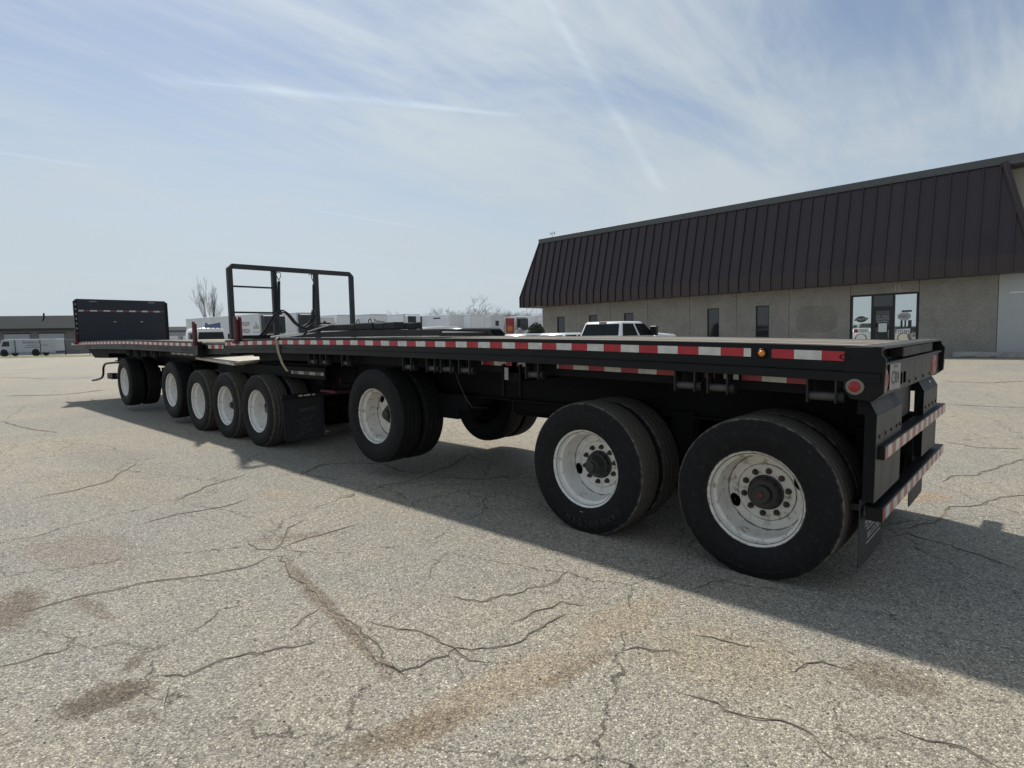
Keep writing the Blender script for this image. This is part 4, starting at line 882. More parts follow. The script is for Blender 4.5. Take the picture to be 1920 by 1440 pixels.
# ------------------------------------------------------------------ office building with mansard roof
B = thing('office_building', 'long concrete office building with a tall dark brown standing seam mansard roof', 'building', (-2.2, 33.463, 0), (0, -.0121, -.0284))
EDG = [0, -3.2, -6.42, -9.7, -12.92, -16.13, -19.36, -22.55, -25.8, -29.32]
WIN = {3: -11.28, 4: -14.47, 6: -20.94, 7: -24.15, 8: -27.35}
WZ0, WZ1, WW = .75, 3.11, .41
for i in range(9):
    x1, x0 = EDG[i] - .012, EDG[i + 1] + .012
    mb = MB(); zt = 4.0
    if i == 1: mb.box(x0, x1, 0, .22, 3.40, zt)
    elif i in WIN:
        c = WIN[i]
        mb.box(x0, c - WW, 0, .22, -.6, zt).box(c + WW, x1, 0, .22, -.6, zt).box(c - WW, c + WW, 0.0005, .22, -.6, WZ0).box(c - WW, c + WW, 0.0005, .22, WZ1, zt)
    else: mb.box(x0, x1, 0, .22, -.6, zt)
    part('wall_panel', mb, K['agg'], B)
    if i in WIN:
        c = WIN[i]; fr = MB().box(c - WW, c - WW + .06, .05, .13, WZ0, WZ1).box(c + WW - .06, c + WW, .05, .13, WZ0, WZ1).box(c - WW + .06, c + WW - .06, .05, .13, WZ1 - .06, WZ1).box(c - WW + .06, c + WW - .06, .05, .13, WZ0, WZ0 + .06)
        w = part('window', fr, K['alu'], B); part('pane', MB().box(c - WW + .06, c + WW - .06, .09, .10, WZ0 + .06, WZ1 - .06), K['tint'], w)
part('wall_core', MB().box(-29.3, -6.42, .23, 18, -.6, 3.99).box(-3.2, 8, .23, 18, -.6, 3.99).box(-6.42, -3.2, 4, 18, -.6, 3.99), K['agg_stain'], B)
part('white_wall', MB().box(.012, 8.0, -.02, .22, -.6, 4.0), K['whitewall'], B)
part('wall_conduit', MB().box(.4, 2.2, -.05, -.022, 3.05, 3.12), K['paper'], B)
part('wall_stain', MB().py([(-9.2, 1.45), (-9.3, 2.0), (-9.15, 2.75), (-8.8, 2.92), (-7.6, 2.95), (-7.2, 2.8), (-7.05, 2.2), (-7.1, 1.65), (-7.5, 1.42), (-8.6, 1.38)], -.004, -.001), K['agg_stain'], B)
part('number', MB().text('1', (-4.26, -.006, 3.66), (1, 0, 0), (0, 0, 1), .34).text('1', (-4.10, -.006, 3.66), (1, 0, 0), (0, 0, 1), .34), K['decal_g'], B)
# storefront: frame, two side lights, transom and door
SF0, SF1 = -6.40, -3.22
xa, xb = SF0 + .10, SF0 + 1.0; xc, xd_ = SF0 + 2.12, SF1 - .10
sf = part('storefront', MB().box(SF0, xa, .05, .15, 0, 3.38).box(xb, xb + .10, .05, .15, 0, 3.30).box(xc - .12, xc, .05, .15, 0, 3.30).box(xd_, SF1, .05, .15, 0, 3.38).box(xa, xd_, .05, .15, 3.30, 3.38).box(xb + .10, xc - .12, .05, .15, 2.62, 2.72).box(xa, xb, .05, .15, 0, .12).box(xc, xd_, .05, .15, 0, .12), K['alu'], B)
p1 = part('pane', MB().box(xa, xb, .09, .10, .12, 3.30), K['mirror'], sf); p2 = part('pane', MB().box(xc, xd_, .09, .10, .12, 3.30), K['mirror'], sf)
part('pane', MB().box(xb + .10, xc - .12, .09, .10, 2.72, 3.30), K['tint'], sf)
dr = part('door', MB().box(xb + .10, xb + .22, .06, .12, 0, 2.62).box(xc - .24, xc - .12, .06, .12, 0, 2.62).box(xb + .22, xc - .24, .06, .12, 2.48, 2.62).box(xb + .22, xc - .24, .06, .12, 0, .25), K['alu'], B)
part('pane', MB().box(xb + .22, xc - .24, .085, .095, .25, 2.48), K['tint'], dr)
part('handle', MB().tube([(xc - .27, .03, .95), (xc - .27, .03, 1.45)], .018, 6), K['steel'], dr); part('threshold', MB().box(xb + .05, xc - .07, -.05, .16, .005, .045), K['steel'], dr)
dcx = (xb + xc) / 2 - .01
part('lettering', MB().text('Sales Office', (dcx, .083, 1.90), (1, 0, 0), (0, 0, 1), .085, .5).text('UT   MAC', (dcx, .083, 2.16), (1, 0, 0), (0, 0, 1), .10, .6).box(dcx - .33, dcx + .33, .082, .083, 2.03, 2.05), K['decal_g'], dr)
part('notice', MB().box(dcx - .19, dcx + .21, .078, .083, 1.33, 1.80), K['paper'], dr)
lcx = (xa + xb) / 2 - .03; rcx = (xc + xd_) / 2 - .06
def oval(cx, cz, a, b, y, n=28, pts=None): return [(cx + a * math.cos(2 * PI * k / n), cz + b * math.sin(2 * PI * k / n)) for k in range(n)]
part('logo', MB().py(oval(lcx, 2.06, .27, .17, 0), .085, .0885).py([(lcx - .36, 1.98), (lcx - .30, 2.10), (lcx + .36, 2.14), (lcx + .30, 2.02)], .084, .0875), K['decal_d'], p1)
part('lettering', MB().text('UTILITY', (lcx, .0830, 2.06), (1, 0, .06), (0, 0, 1), .12, .56), K['decal'], p1)
part('placard', MB().box(lcx - .36, lcx + .38, .085, .0885, 1.32, 1.52), K['paper'], p1)
part('placard_mark', MB().box(lcx - .35, lcx - .16, .0835, .0848, 1.33, 1.51), K['decal_r'], p1)
part('lettering', MB().text('TRAILER', (lcx + .12, .0835, 1.47), (1, 0, 0), (0, 0, 1), .065, .42).text('LEASING', (lcx + .12, .0835, 1.38), (1, 0, 0), (0, 0, 1), .065, .42), K['decal_d'], p1)
part('logo', MB().py([(rcx - .30, 2.05), (rcx - .30, 2.22), (rcx - .12, 2.34), (rcx + .16, 2.34), (rcx + .30, 2.22), (rcx + .30, 2.05), (rcx + .14, 1.93), (rcx - .14, 1.93)], .085, .0885), K['decal_g'], p2)
part('lettering', MB().text('MAC', (rcx, .083, 2.13), (1, 0, 0), (0, 0, 1), .15, .42), K['decal_d'], p2)
part('ladder_decal', MB().box(rcx - .12, rcx + .34, .0855, .0886, 2.36, 2.46), K['decal_d'], p2)
for x0_, x1_ in ((rcx + .18, rcx + .34), (rcx - .16, rcx - .06), (rcx + .02, rcx + .10)): part('ladder_decal', MB().box(x0_, x1_, .0855, .0886, 1.56, 1.93), K['decal_d'], p2)
part('ladder_decal', MB().box(rcx - .30, rcx + .38, .0855, .0886, 1.50, 1.555), K['decal_d'], p2)
part('placard', MB().py([(rcx - .32, 1.20), (rcx - .34, 1.47), (rcx + .30, 1.49), (rcx + .27, 1.20)], .085, .0885), K['decal'], p2)
part('lettering', MB().text('TITAN', (rcx - .02, .083, 1.34), (1, 0, 0), (0, 0, 1), .17, .52), K['decal_d'], p2)
for cx in (lcx, rcx):
    part('wreath', MB().lathe_y([(.06, .27), (.055, .29), (.05, .27), (.055, .25)], 24, cx, .98, True), K['strap'], sf)
# mansard: upright skirt, long slope, fascia
EY, EZ, KZ, TY, TZ = -1.10, 3.97, 4.80, .10, 9.22
L0, R0, HS = -30.8, 1.25, 1.2
ribs = [R0 - .05 - .645 * k for k in range(0, 52)]
edges = [R0] + [x for x in ribs if L0 + .1 < x < R0 - .1] + [L0]
def clip_slope(xl, xr):
    """corner list (x, t) of a slope strip between the two hips"""
    tl_max = lambda x: min(1, max(0, (x - L0) / HS)); tr_max = lambda x: min(1, max(0, (R0 - x) / HS))
    tA, tB = min(tl_max(xl), tr_max(xl)), min(tl_max(xr), tr_max(xr))
    poly = [(xl, 0), (xr, 0)]
    if tB > 0: poly.append((xr, tB))
    for hx in (L0 + HS, R0 - HS):
        if xl < hx < xr: poly.append((hx, 1))
    if tA > 0: poly.append((xl, tA))
    return poly, tA, tB
yz = lambda t, o=0: (EY + (TY - EY) * t - o * .965, KZ + (TZ - KZ) * t + o * .26)
for a, b in zip(edges, edges[1:]):
    xr, xl = a - .004, b + .004; mb = MB(); dy = rnd.uniform(-.004, .004)
    mb.quad((xl, EY + dy, EZ), (xr, EY + dy, EZ), (xr, EY + dy, KZ), (xl, EY + dy, KZ))
    poly, tA, tB = clip_slope(xl, xr)
    poly = sorted(poly, key=lambda p: math.atan2(p[1] - .3, p[0] - (xl + xr) / 2)) if len(poly) > 4 else poly
    mb.add([(x, yz(t)[0] + dy, yz(t)[1]) for x, t in poly], [tuple(range(len(poly)))])
    part('roof_panel', mb, K['brown'], B)
for x in edges[1:-1]:
    t1 = min(1, (x - L0) / HS, (R0 - x) / HS); w = .03; o = .085
    pts = [(EY, EZ - .02, EY - o, EZ - .02), (EY, KZ, EY - o, KZ + .01), (yz(t1)[0], yz(t1)[1], yz(t1, o)[0], yz(t1, o)[1])]
    vs = []; fs = []
    for y0, z0, y1, z1 in pts: vs += [(x - w, y0, z0), (x - w, y1, z1), (x + w, y1, z1), (x + w, y0, z0)]
    for k in range(2): fs += [(4 * k, 4 * k + 1, 4 * k + 5, 4 * k + 4), (4 * k + 1, 4 * k + 2, 4 * k + 6, 4 * k + 5), (4 * k + 2, 4 * k + 3, 4 * k + 7, 4 * k + 6)]
    fs += [(0, 1, 2, 3), (8, 9, 10, 11)]
    part('seam_rib', MB().add(vs, fs), K['brown'], B)
part('hip_cap', MB().tube([(L0, EY - .03, EZ), (L0, EY - .03, KZ), (L0 + HS, TY - .03, TZ)], .06, 5), K['brown'], B)
part('hip_cap', MB().tube([(R0, EY - .03, EZ), (R0, EY - .03, KZ), (R0 - HS, TY - .03, TZ)], .16, 5), K['brown'], B)
part('end_roof', MB().add([(L0, EY, EZ), (L0, EY, KZ), (L0 + HS, TY, TZ), (L0 + HS, 17, TZ), (L0, 18.2, KZ), (L0, 18.2, EZ)], [(0, 1, 4, 5), (1, 2, 3, 4)]).add([(R0, EY, EZ), (R0, EY, KZ), (R0 - HS, TY, TZ), (R0 - HS, 1.2, TZ), (R0, 1.2, KZ), (R0, 1.2, EZ)], [(0, 1, 4, 5), (1, 2, 3, 4)]), K['brown'], B)
part('soffit', MB().box(L0 + .01, R0 - .01, EY + .01, -.03, EZ + .002, EZ + .02), K['brown'], B)
part('fascia', MB().box(L0 + HS - .02, 9, TY - .07, TY + .05, TZ - .02, TZ + .34), K['fascia'], B, bevel=.01)
part('fascia_trim', MB().box(L0 + HS - .03, 9, TY - .085, TY - .071, TZ - .04, TZ + .02), K['fascia'], B)
part('upper_wall', MB().box(.1, 9, 1.2, 1.4, 3.9, 9.2), K['beige'], B)
part('roof_deck', MB().box(L0 + HS, 9, TY + .06, 17, 9.1, 9.2), K['fascia'], B)
part('antenna', MB().tube([(-29.3, 1.5, 9.2), (-29.3, 1.5, 10.3)], .02, 5).tube([(-29.55, 1.5, 10.15), (-29.05, 1.5, 10.15)], .018, 5).tube([(-29.5, 1.5, 10.05), (-29.5, 1.5, 10.25)], .04, 5).tube([(-29.1, 1.5, 10.05), (-29.1, 1.5, 10.25)], .04, 5), K['steel'], B)

pv = put(MB().box(-33, 8, 30.6, 33.43, -1, .035).mesh('pavement'), 'pavement', K['conc']); pv['kind'] = 'structure'; pv.rotation_euler = (0, -.0121, -.0284); pv.location = (-2.2 + 2.2, 0.03, 0)
pv.location = (0, -.06, -.03)
def wheel_stop(x, y, label):
    mb = MB(); z = H(x, y) + .005
    prof = [(-.11, 0), (.11, 0), (.07, .24), (-.07, .24)]
    for a, b, z0 in ((-1.2, -.85, 0), (-.85, -.25, .045), (-.25, .25, 0), (.25, .85, .045), (.85, 1.2, 0)): mb.px([(p[0], z0 if p[1] == 0 else p[1]) for p in prof], a, b)
    return tag(put(mb.mesh('wheel_stop'), 'wheel_stop', K['conc'], None, (x, y, z + .03), (0, 0, -.0284)), label, 'wheel stop', 'concrete wheel stops before the building')
wheel_stop(-2.62, 32.75, 'concrete wheel stop nearest the trailer tail, before the building')
wheel_stop(-.15, 32.68, 'concrete wheel stop at the right picture edge, before the white wall')

# ------------------------------------------------------------------ parked vehicles (nose towards +y in local coordinates)
def car_wheel(mbs, x, y, r, w):
    t, h = mbs; s = 1 if x > 0 else -1
    def lat(prof, mb):
        n = 20; m = len(prof); vs = []; fs = []
        for k in range(n):
            a = 2 * PI * k / n; vs += [(x + s * px_, y + rr * math.cos(a), r + rr * math.sin(a)) for px_, rr in prof]
        for k in range(n):
            for i in range(m - 1): fs.append((k * m + i, k * m + i + 1, ((k + 1) % n) * m + i + 1, ((k + 1) % n) * m + i))
        mb.add(vs, fs)
    lat([(-w, r * .6), (-w, r * .95), (-w * .8, r), (0, r), (.02, r * .95), (.02, r * .62)], t); lat([(.0, r * .62), (-.03, r * .5), (.0, r * .25), (.01, 0)], h)
def vehicle(name, label, cat, loc, rz, paint, L_, Wd, belt, roof, prof, glass, kind):
    """prof: body side outline (y, z) below the belt line; glass: cabin as rear/front belt and roof y positions"""
    t = thing(name, label, cat, (loc[0], loc[1], H(*loc)), (0, 0, rz)); w = Wd / 2
    b = part('body', MB().prism(prof, lambda y, z: (-w, y, z), lambda y, z: (w, y, z)), paint, t, smooth=True, bevel=.06)
    yb0, yr0, yr1, yf1 = glass; wi = w - .17; wo = w - .04
    c = [(-wo, yb0, belt), (wo, yb0, belt), (wo, yf1, belt), (-wo, yf1, belt), (-wi, yr0, roof), (wi, yr0, roof), (wi, yr1, roof), (-wi, yr1, roof)]
    part('cabin', MB().hexa(c), paint, t, smooth=True, bevel=.07)
    def pane(a, b_, c_, d, o, ins=(.06, .06, .06, .06)):
        a, b_, c_, d = map(Vector, (a, b_, c_, d)); n = (b_ - a).cross(d - a).normalized()
        def P(u, v): return (a * (1 - u) + b_ * u) * (1 - v) + (d * (1 - u) + c_ * u) * v + n * o
        q = [P(ins[0], ins[1]), P(1 - ins[2], ins[1]), P(1 - ins[2], 1 - ins[3]), P(ins[0], 1 - ins[3])]; q2 = [p - n * .02 for p in q]
        return MB().hexa([*q2, *q])
    V = [Vector(p) for p in c]
    part('rear_window', pane(V[0], V[1], V[5], V[4], .012, (.07, .12, .07, .16)), K['vglass'], t)
    part('windscreen', pane(V[2], V[3], V[7], V[6], .012, (.05, .06, .05, .1)), K['vglass'], t)
    for s in (0, 1):
        A, Bq, Cq, D = (V[1], V[2], V[6], V[5]) if s == 0 else (V[3], V[0], V[4], V[7])
        n_ = 3 if kind == 'suv' else 2
        for k in range(n_):
            f = lambda P0, P1, u: P0 + (P1 - P0) * u
            u0, u1 = k / n_, (k + 1) / n_
            part('side_window', pane(f(A, Bq, u0), f(A, Bq, u1), f(D, Cq, u1), f(D, Cq, u0), .012, (.07, .1, .07, .15)), K['vglass'], t)
        sx_ = (1, -1)[s]
        part('mirror', MB().box(sx_ * (w - .04), sx_ * (w + .24), yf1 - .50, yf1 - .36, belt + .05, belt + (.40 if kind == 'pickup' else .18)), K['alu'], t, bevel=.02)
    tm, hm = MB(), MB(); r = .39 if kind != 'sedan' else .33
    for y in (-L_ / 2 + .95, L_ / 2 - .95):
        for x in (-w + .02, w - .02):
            tm, hm = MB(), MB(); car_wheel((tm, hm), x, y, r, .22); wl = part('wheel', tm, K['tyre_dark'], t, True); part('rim', hm, K['steel'], wl, True)
    for s in (-1, 1):
        part('tail_lamp', MB().box(s * (w - .18) - .09, s * (w - .18) + .09, -L_ / 2 - .012, -L_ / 2 + .05, belt - .35, belt - .1), K['red_lens'], t)
        part('headlamp', MB().box(s * (w - .25) - .17, s * (w - .25) + .17, L_ / 2 - .06, L_ / 2 + .012, .72, .88), K['decal_g'], t)
    part('bumper', MB().box(-w + .05, w - .05, -L_ / 2 - .06, -L_ / 2 + .08, .42, .62), K['steel'] if kind == 'pickup' else K['alu'], t, bevel=.02)
    if kind == 'pickup': part('brake_lamp', MB().box(-.15, .15, yr0 - .045, yr0 + .02, roof - .06, roof - .015), K['red_paint'], t)
    return t
pk = [(-2.95, .55), (3.0, .55), (3.0, 1.30), (2.8, 1.46), (1.35, 1.54), (1.3, 1.40), (-2.95, 1.40)]
vehicle('pickup_truck', 'white crew cab pickup truck parked nose-in before the building', 'pickup truck', (-12.25, 15.25), -.02, K['white_body'], 5.9, 1.98, 1.39, 1.97, pk, (-1.05, -.80, .55, 1.35), 'pickup')
sv = [(-2.5, .42), (2.5, .42), (2.5, .9), (2.35, 1.08), (1.15, 1.17), (-2.5, 1.17)]
vehicle('parked_car', 'black sport utility vehicle parked behind the dark ramp', 'car', (-21.3, 17.3), -.05, K['black_body'], 5.0, 1.95, 1.15, 1.97, sv, (-2.42, -2.1, .35, 1.25), 'suv')
sdn = [(-2.3, .35), (2.3, .35), (2.3, .72), (2.1, .88), (1.0, .98), (-1.6, 1.0), (-2.3, .95)]
vehicle('parked_car', 'light grey car beside the round evergreen shrub, roof just showing', 'car', (-19.6, 19.0), -.03, K['silver_body'], 4.6, 1.85, .98, 1.66, sdn, (-1.9, -1.2, .25, 1.15), 'sedan')
vehicle('parked_car', 'white car left of the white pickup, roof just showing', 'car', (-16.6, 18.2), -.03, K['white_body'], 4.6, 1.85, .98, 1.64, sdn, (-1.9, -1.2, .25, 1.15), 'sedan')

def foliage_ball(mb, c, rx, rz, n, s, r):
    for _ in range(n):
        while True:
            p = Vector((r.uniform(-1, 1), r.uniform(-1, 1), r.uniform(-1, 1)))
            if .55 < p.length < 1: break
        q = Vector((c[0] + p.x * rx, c[1] + p.y * rx, c[2] + p.z * rz)); a = Vector((r.gauss(0, 1), r.gauss(0, 1), r.gauss(0, 1))).normalized(); b = a.orthogonal().normalized(); k = s * r.uniform(.6, 1.4)
        mb.add([q, q + (a * .35 + b) * k, q + a * k * 1.6, q + (a * .35 - b) * k], [(0, 1, 2, 3)])
shr = thing('evergreen_shrub', 'round clipped dark evergreen shrub left of the building corner', 'shrub', (-22.2, 22.4, H(-22.2, 22.4)))
mb = MB(); rr_ = random.Random(5); foliage_ball(mb, (0, 0, 1.5), .52, .85, 2600, .05, rr_); foliage_ball(mb, (.1, 0, 1.1), .58, .8, 1800, .05, rr_); part('crown', mb, K['shrub'], shr)
part('trunk', MB().tube([(0, 0, -.05), (.02, 0, .9)], [.07, .04], 8), K['bark'], shr)
def rock(name, label, loc, s):
    bm = bmesh.new(); bmesh.ops.create_icosphere(bm, subdivisions=3, radius=1); r = random.Random(9)
    for v in bm.verts:
        k = 1 + .18 * math.sin(3 * v.co.x + 1) * math.cos(4 * v.co.y) + r.uniform(-.04, .04); v.co = Vector((v.co.x * s[0] * k, v.co.y * s[1] * k, v.co.z * s[2] * k))
    me = bpy.data.meshes.new(name); bm.to_mesh(me); bm.free(); return tag(put(me, name, K['stone'], None, loc), label, 'boulder')
rock('boulder', 'pale grey landscape boulder beside the round shrub', (-22.9, 21.7, H(-22.9, 21.7) + .75), (.55, .5, 1.15))

# ------------------------------------------------------------------ row of parked box trailers (fronts towards +x)
ME_TW = MB().lathe_y([(-.14, .28), (-.14, .46), (-.10, .50), (.10, .50), (.14, .46), (.14, .28), (.05, .27), (.05, 0)], 18).mesh('wheel', True)
def box_trailer(label, y0, xf, ln, h, skin, unit=None, w=2.15, skirt=True, name='box_trailer', frame=True):
    z0 = H(xf - ln / 2, y0)
    t = thing(name, label, 'trailer', (xf - ln / 2, y0 + w / 2, z0), group='white trailers parked in a row'); a = ln / 2; b = w / 2
    part('box', MB().box(-a, a, -b, b, 1.12, h), skin, t, bevel=.04)
    part('top_rail', MB().box(-a - .01, a + .01, -b - .015, -b, h - .14, h - .02).box(a, a + .015, -b, b, h - .14, h - .02), K['grey_box'], t)
    part('bottom_rail', MB().box(-a, a, -b - .015, -b, 1.10, 1.24).box(a, a + .016, -b, b, 1.10, 1.24), K['alu'], t)
    if frame:
        for y in (-b - .012, b - .05): part('corner_post', MB().box(a, a + .025, y, y + .062, 1.25, h - .15), K['grey_box'], t)
    if unit == 'dark': 
        u = part('reefer_unit', MB().hexa([(a + .02, -b + .12, 2.35), (a + .55, -b + .18, 2.45), (a + .55, b - .18, 2.45), (a + .02, b - .12, 2.35), (a + .02, -b + .12, h - .12), (a + .50, -b + .18, h - .22), (a + .50, b - .18, h - .22), (a + .02, b - .12, h - .12)]), K['reefer'], t, bevel=.05)
        part('grille', MB().box(a + .53, a + .56, -b + .5, b - .5, 2.55, 2.95), K['alu'], u)
    elif unit == 'half':
        u = part('reefer_unit', MB().box(a + .02, a + .5, -b + .12, b - .12, 2.15, h - .15), K['white_box'], t, bevel=.08)
        part('grille', MB().box(a + .50, a + .53, -b + .14, .10, 2.25, h - .25), K['reefer'], u); part('grille', MB().box(a + .50, a + .53, b - .35, b - .16, 2.25, h - .25), K['reefer'], u)
        part('sticker', MB().box(a + .501, a + .512, .28, .62, 2.95, 3.3), K['reefer'], u)
    part('landing_leg', MB().box(a - 2.6, a - 2.45, -b + .35, -b + .50, 0, 1.12), K['alu'], t); part('landing_leg', MB().box(a - 2.6, a - 2.45, b - .5, b - .35, 0, 1.12), K['alu'], t)
    for x in (-a + 1.2, -a + 2.45):
        for y in (-b + .16, b - .16): put(ME_TW, 'wheel', K['tyre_dark'], t, (x, y, .5))
    part('underframe', MB().box(-a + .2, a - .3, -.5, .5, .92, 1.118), K['frame'], t)
    return t, a, b, h
def mark(t, mb, m, name='marking'): return part(name, mb, m, t)
XF = -48.0
t, a, b, h = box_trailer('large white refrigerated trailer with blue logo on its long side, behind the rack', 18.08, -48.2, 16.6, 4.0, K['grey_box'], 'dark')
s = -b - .018
mark(t, MB().py([(-3.4, 2.85), (-3.4, 3.25), (-3.0, 3.55), (-2.5, 3.3), (.3, 3.45), (.35, 2.85)], s - .004, s), K['decal_b'], 'logo_panel')
mark(t, MB().text('MIDDLEBURY', (5.7, s - .004, 3.2), (1, 0, 0), (0, 0, 1), .35, 1.5).text('FRESH', (5.7, s - .004, 2.6), (1, 0, 0), (0, 0, 1), .38, 1.4).text('FOODS', (5.7, s - .004, 2.0), (1, 0, 0), (0, 0, 1), .38, 1.4), mat('muted_print', (.30, .12, .16), .6), 'lettering')
mark(t, MB().py([(7.1, 2.75), (7.2, 3.1), (7.45, 2.85), (7.65, 3.4), (7.85, 2.85), (8.1, 3.1), (8.15, 2.75)], s - .004, s), mat('crest_gold', (.38, .38, .28), .6), 'crest')
mark(t, MB().box(6.95, 8.2, s - .004, s, 2.45, 2.53), K['decal_g'], 'lettering')
t, a, b, h = box_trailer('white trailer with dark cooling unit beside the hose loops', 21.2, XF, 15.5, 4.12, K['white_box'], 'dark')
t, a, b, h = box_trailer('cream box trailer with a black house-shaped outline on its front', 23.75, -49.5, 7.0, 3.75, K['white_box2'], None, w=1.9)
def house():
    mb = MB(); x = a + .02
    P = [(-.7, 2.55), (-.7, 3.15), (-.45, 3.25), (-.2, 3.25), (.0, 3.45), (.2, 3.25), (.45, 3.25), (.7, 3.15), (.7, 2.55)]
    Q = [(.56, 2.55), (.56, 3.05), (.3, 3.12), (-.3, 3.12), (-.56, 3.05), (-.56, 2.55)]
    return mb.px(P + Q, x, x + .01)
mark(t, house(), K['decal_d'], 'house_outline')
t, a, b, h = box_trailer('plain white trailer set back behind the grey timber stack', 26.6, -50.5, 15.5, 4.1, K['white_box'], None, w=1.75)
t, a, b, h = box_trailer('white trailer lettered on its front wall, above the timber stack', 28.8, -48.2, 15.5, 4.10, K['white_box'], None, w=1.83)
mark(t, MB().text('Premium', (a + .03, .05, 3.38), (0, 1, -.12), (0, 0, 1), .42, 1.2), K['decal_d'], 'lettering')
t, a, b, h = box_trailer('white refrigerated trailer with half-dark cooling unit and square sticker', 32.2, -47.6, 15.5, 4.12, K['white_box'], 'half', w=2.05)
t, a, b, h = box_trailer('grey-white trailer whose long side shows left of the plain fronts', 38.5, XF, 15.5, 4.15, K['grey_box'], None)
mark(t, MB().box(a - 2.6, a - 1.4, -b - .022, -b - .018, 3.72, 3.86).box(a - 4.4, a - 3.5, -b - .022, -b - .018, 2.55, 2.75), K['decal_d'], 'lettering')
t, a, b, h = box_trailer('plain white trailer front, second from the grey-white long side', 41.7, XF, 15.5, 4.22, K['white_box'], None)
t, a, b, h = box_trailer('white trailer with small dark square sign on its front', 44.9, XF, 15.5, 4.17, K['grey_box'], None)
mark(t, MB().box(a + .02, a + .03, -.35, .2, 2.9, 3.5), K['decal_d'], 'sign')
FOOD = mat('food_graphic', (.42, .06, .04), .5, var=.2, vs=1.5, dirt=(.16, .09, .06), damt=.95, ds=.9, dthr=.47)
t, a, b, h = box_trailer('trailer with a bright red and brown printed front panel', 47.25, XF, 15.5, 3.95, K['white_box2'], None, w=1.75)
mark(t, MB().box(a + .02, a + .03, -.8, .7, 1.25, 3.05), FOOD, 'printed_panel'); mark(t, MB().box(a + .02, a + .03, -.8, .7, 3.06, 3.8), K['decal_r'], 'printed_panel'); mark(t, MB().py([(a, 0), (a, 0), (a, 0)], 0, 0) if False else MB().box(a + .031, a + .038, -.45, .35, 2.3, 2.85), mat('orange_print', (.55, .2, .06), .5), 'printed_panel')
t, a, b, h = box_trailer('white refrigerated trailer with swept dark cooling unit, near the building corner', 49.2, XF, 15.5, 4.0, K['white_box'], 'dark', w=1.85)
t, a, b, h = box_trailer('white trailer half hidden behind the building corner', 52.0, -47, 15.5, 4.1, K['white_box'], None)
mark(t, MB().box(a + .02, a + .03, -.75, .75, 2.3, 3.45), K['decal_g'], 'door_outline'); mark(t, MB().box(a + .031, a + .034, -.7, .7, 2.35, 3.4), K['white_box'], 'door_panel'); mark(t, MB().box(a + .035, a + .038, -.15, .15, 3.2, 3.3).box(a + .035, a + .038, -.5, -.35, 2.9, 3.1).box(a + .035, a + .038, .35, .5, 2.9, 3.1), K['decal_d'], 'marking')

# small white service trucks in front of the row
def box_truck(label, x, y, rz, bl, h, skin, mk):
    t = thing('box_truck', label, 'truck', (x, y, H(x, y)), (0, 0, rz)); w = 1.05
    bx = part('cargo_box', MB().box(-bl, 0, -w, w, .85, h), skin, t, bevel=.04)
    if mk: part('lettering', MB().text(mk, (-bl / 2, -w - .01, h - .6), (1, 0, 0), (0, 0, 1), .25, bl * .6), K['decal_g'], bx)
    part('cab', MB().py([(.05, .5), (1.75, .5), (1.8, 1.1), (1.15, 1.3), (.75, 2.15), (.05, 2.2)], -w + .1, w - .1), K['white_body'], t, True, bevel=.06)
    part('windscreen', MB().hexa([(1.16, -w + .25, 1.33), (1.19, -w + .25, 1.33), (1.19, w - .25, 1.33), (1.16, w - .25, 1.33), (.82, -w + .28, 2.04), (.85, -w + .28, 2.04), (.85, w - .28, 2.04), (.82, w - .28, 2.04)]), K['vglass'], t)
    part('side_window', MB().py([(.2, 1.35), (1.02, 1.35), (.72, 2.0), (.2, 2.0)], -w + .085, -w + .1), K['vglass'], t)
    for xx in (-bl + .9, 1.1):
        for yy in (-w + .2, w - .2): o = put(ME_TW, 'wheel', K['tyre_dark'], t, (xx, yy, .42)); o.scale = (.84, 1, .84)
    part('underframe', MB().box(-bl + .1, 1.2, -.4, .4, .5, .84), K['frame'], t)
    return t
box_truck('small white box truck before the half-dark cooling unit trailer', -45.0, 36.0, 0, 3.2, 2.75, K['white_box'], 'rentals')
box_truck('small cream box truck right of the small white one', -44.0, 37.6, .0, 2.6, 2.55, K['white_box2'], None)
# white day cab facing right
dc = thing('truck_cab', 'white truck cab with roof marker lamps, behind the red stakes', 'truck', (-42.6, 12.05, H(-42.6, 12)))
part('cab', MB().px([(-1.02, .9), (1.02, .9), (1.02, 1.55), (.90, 2.35), (.7, 2.50), (-.7, 2.50), (-.90, 2.35), (-1.02, 1.55)], -1.7, .3), K['white_body'], dc, True, bevel=.05)
part('windscreen', MB().hexa([(.305, -.88, 1.55), (.33, -.88, 1.55), (.33, .88, 1.55), (.305, .88, 1.55), (.303, -.78, 2.22), (.325, -.78, 2.22), (.325, .78, 2.22), (.303, .78, 2.22)]), K['vglass'], dc)
part('hood', MB().py([(.33, .8), (1.9, .8), (1.9, 1.25), (1.7, 1.38), (.33, 1.5)], -.8, .8), K['white_body'], dc, True, bevel=.06)
part('grille', MB().box(1.9, 1.93, -.5, .5, .85, 1.22), K['alu'], dc)
part('side_window', MB().box(-.9, .1, -1.04, -1.00, 1.6, 2.2), K['vglass'], dc)
for k in range(5): part('marker_lamp', MB().box(.20, .27, -.62 + k * .30, -.54 + k * .30, 2.502, 2.53), K['alu'], dc)
for y in (-1.28, 1.12): part('mirror', MB().box(.2, .3, y, y + .16, 1.5, 2.1), K['alu'], dc, bevel=.02)
for x in (1.2, -2.4):
    for y in (-.85, .85): put(ME_TW, 'wheel', K['tyre_dark'], dc, (x, y, .5))
part('underframe', MB().box(-3.5, 1.6, -.45, .45, .6, .88), K['frame'], dc)

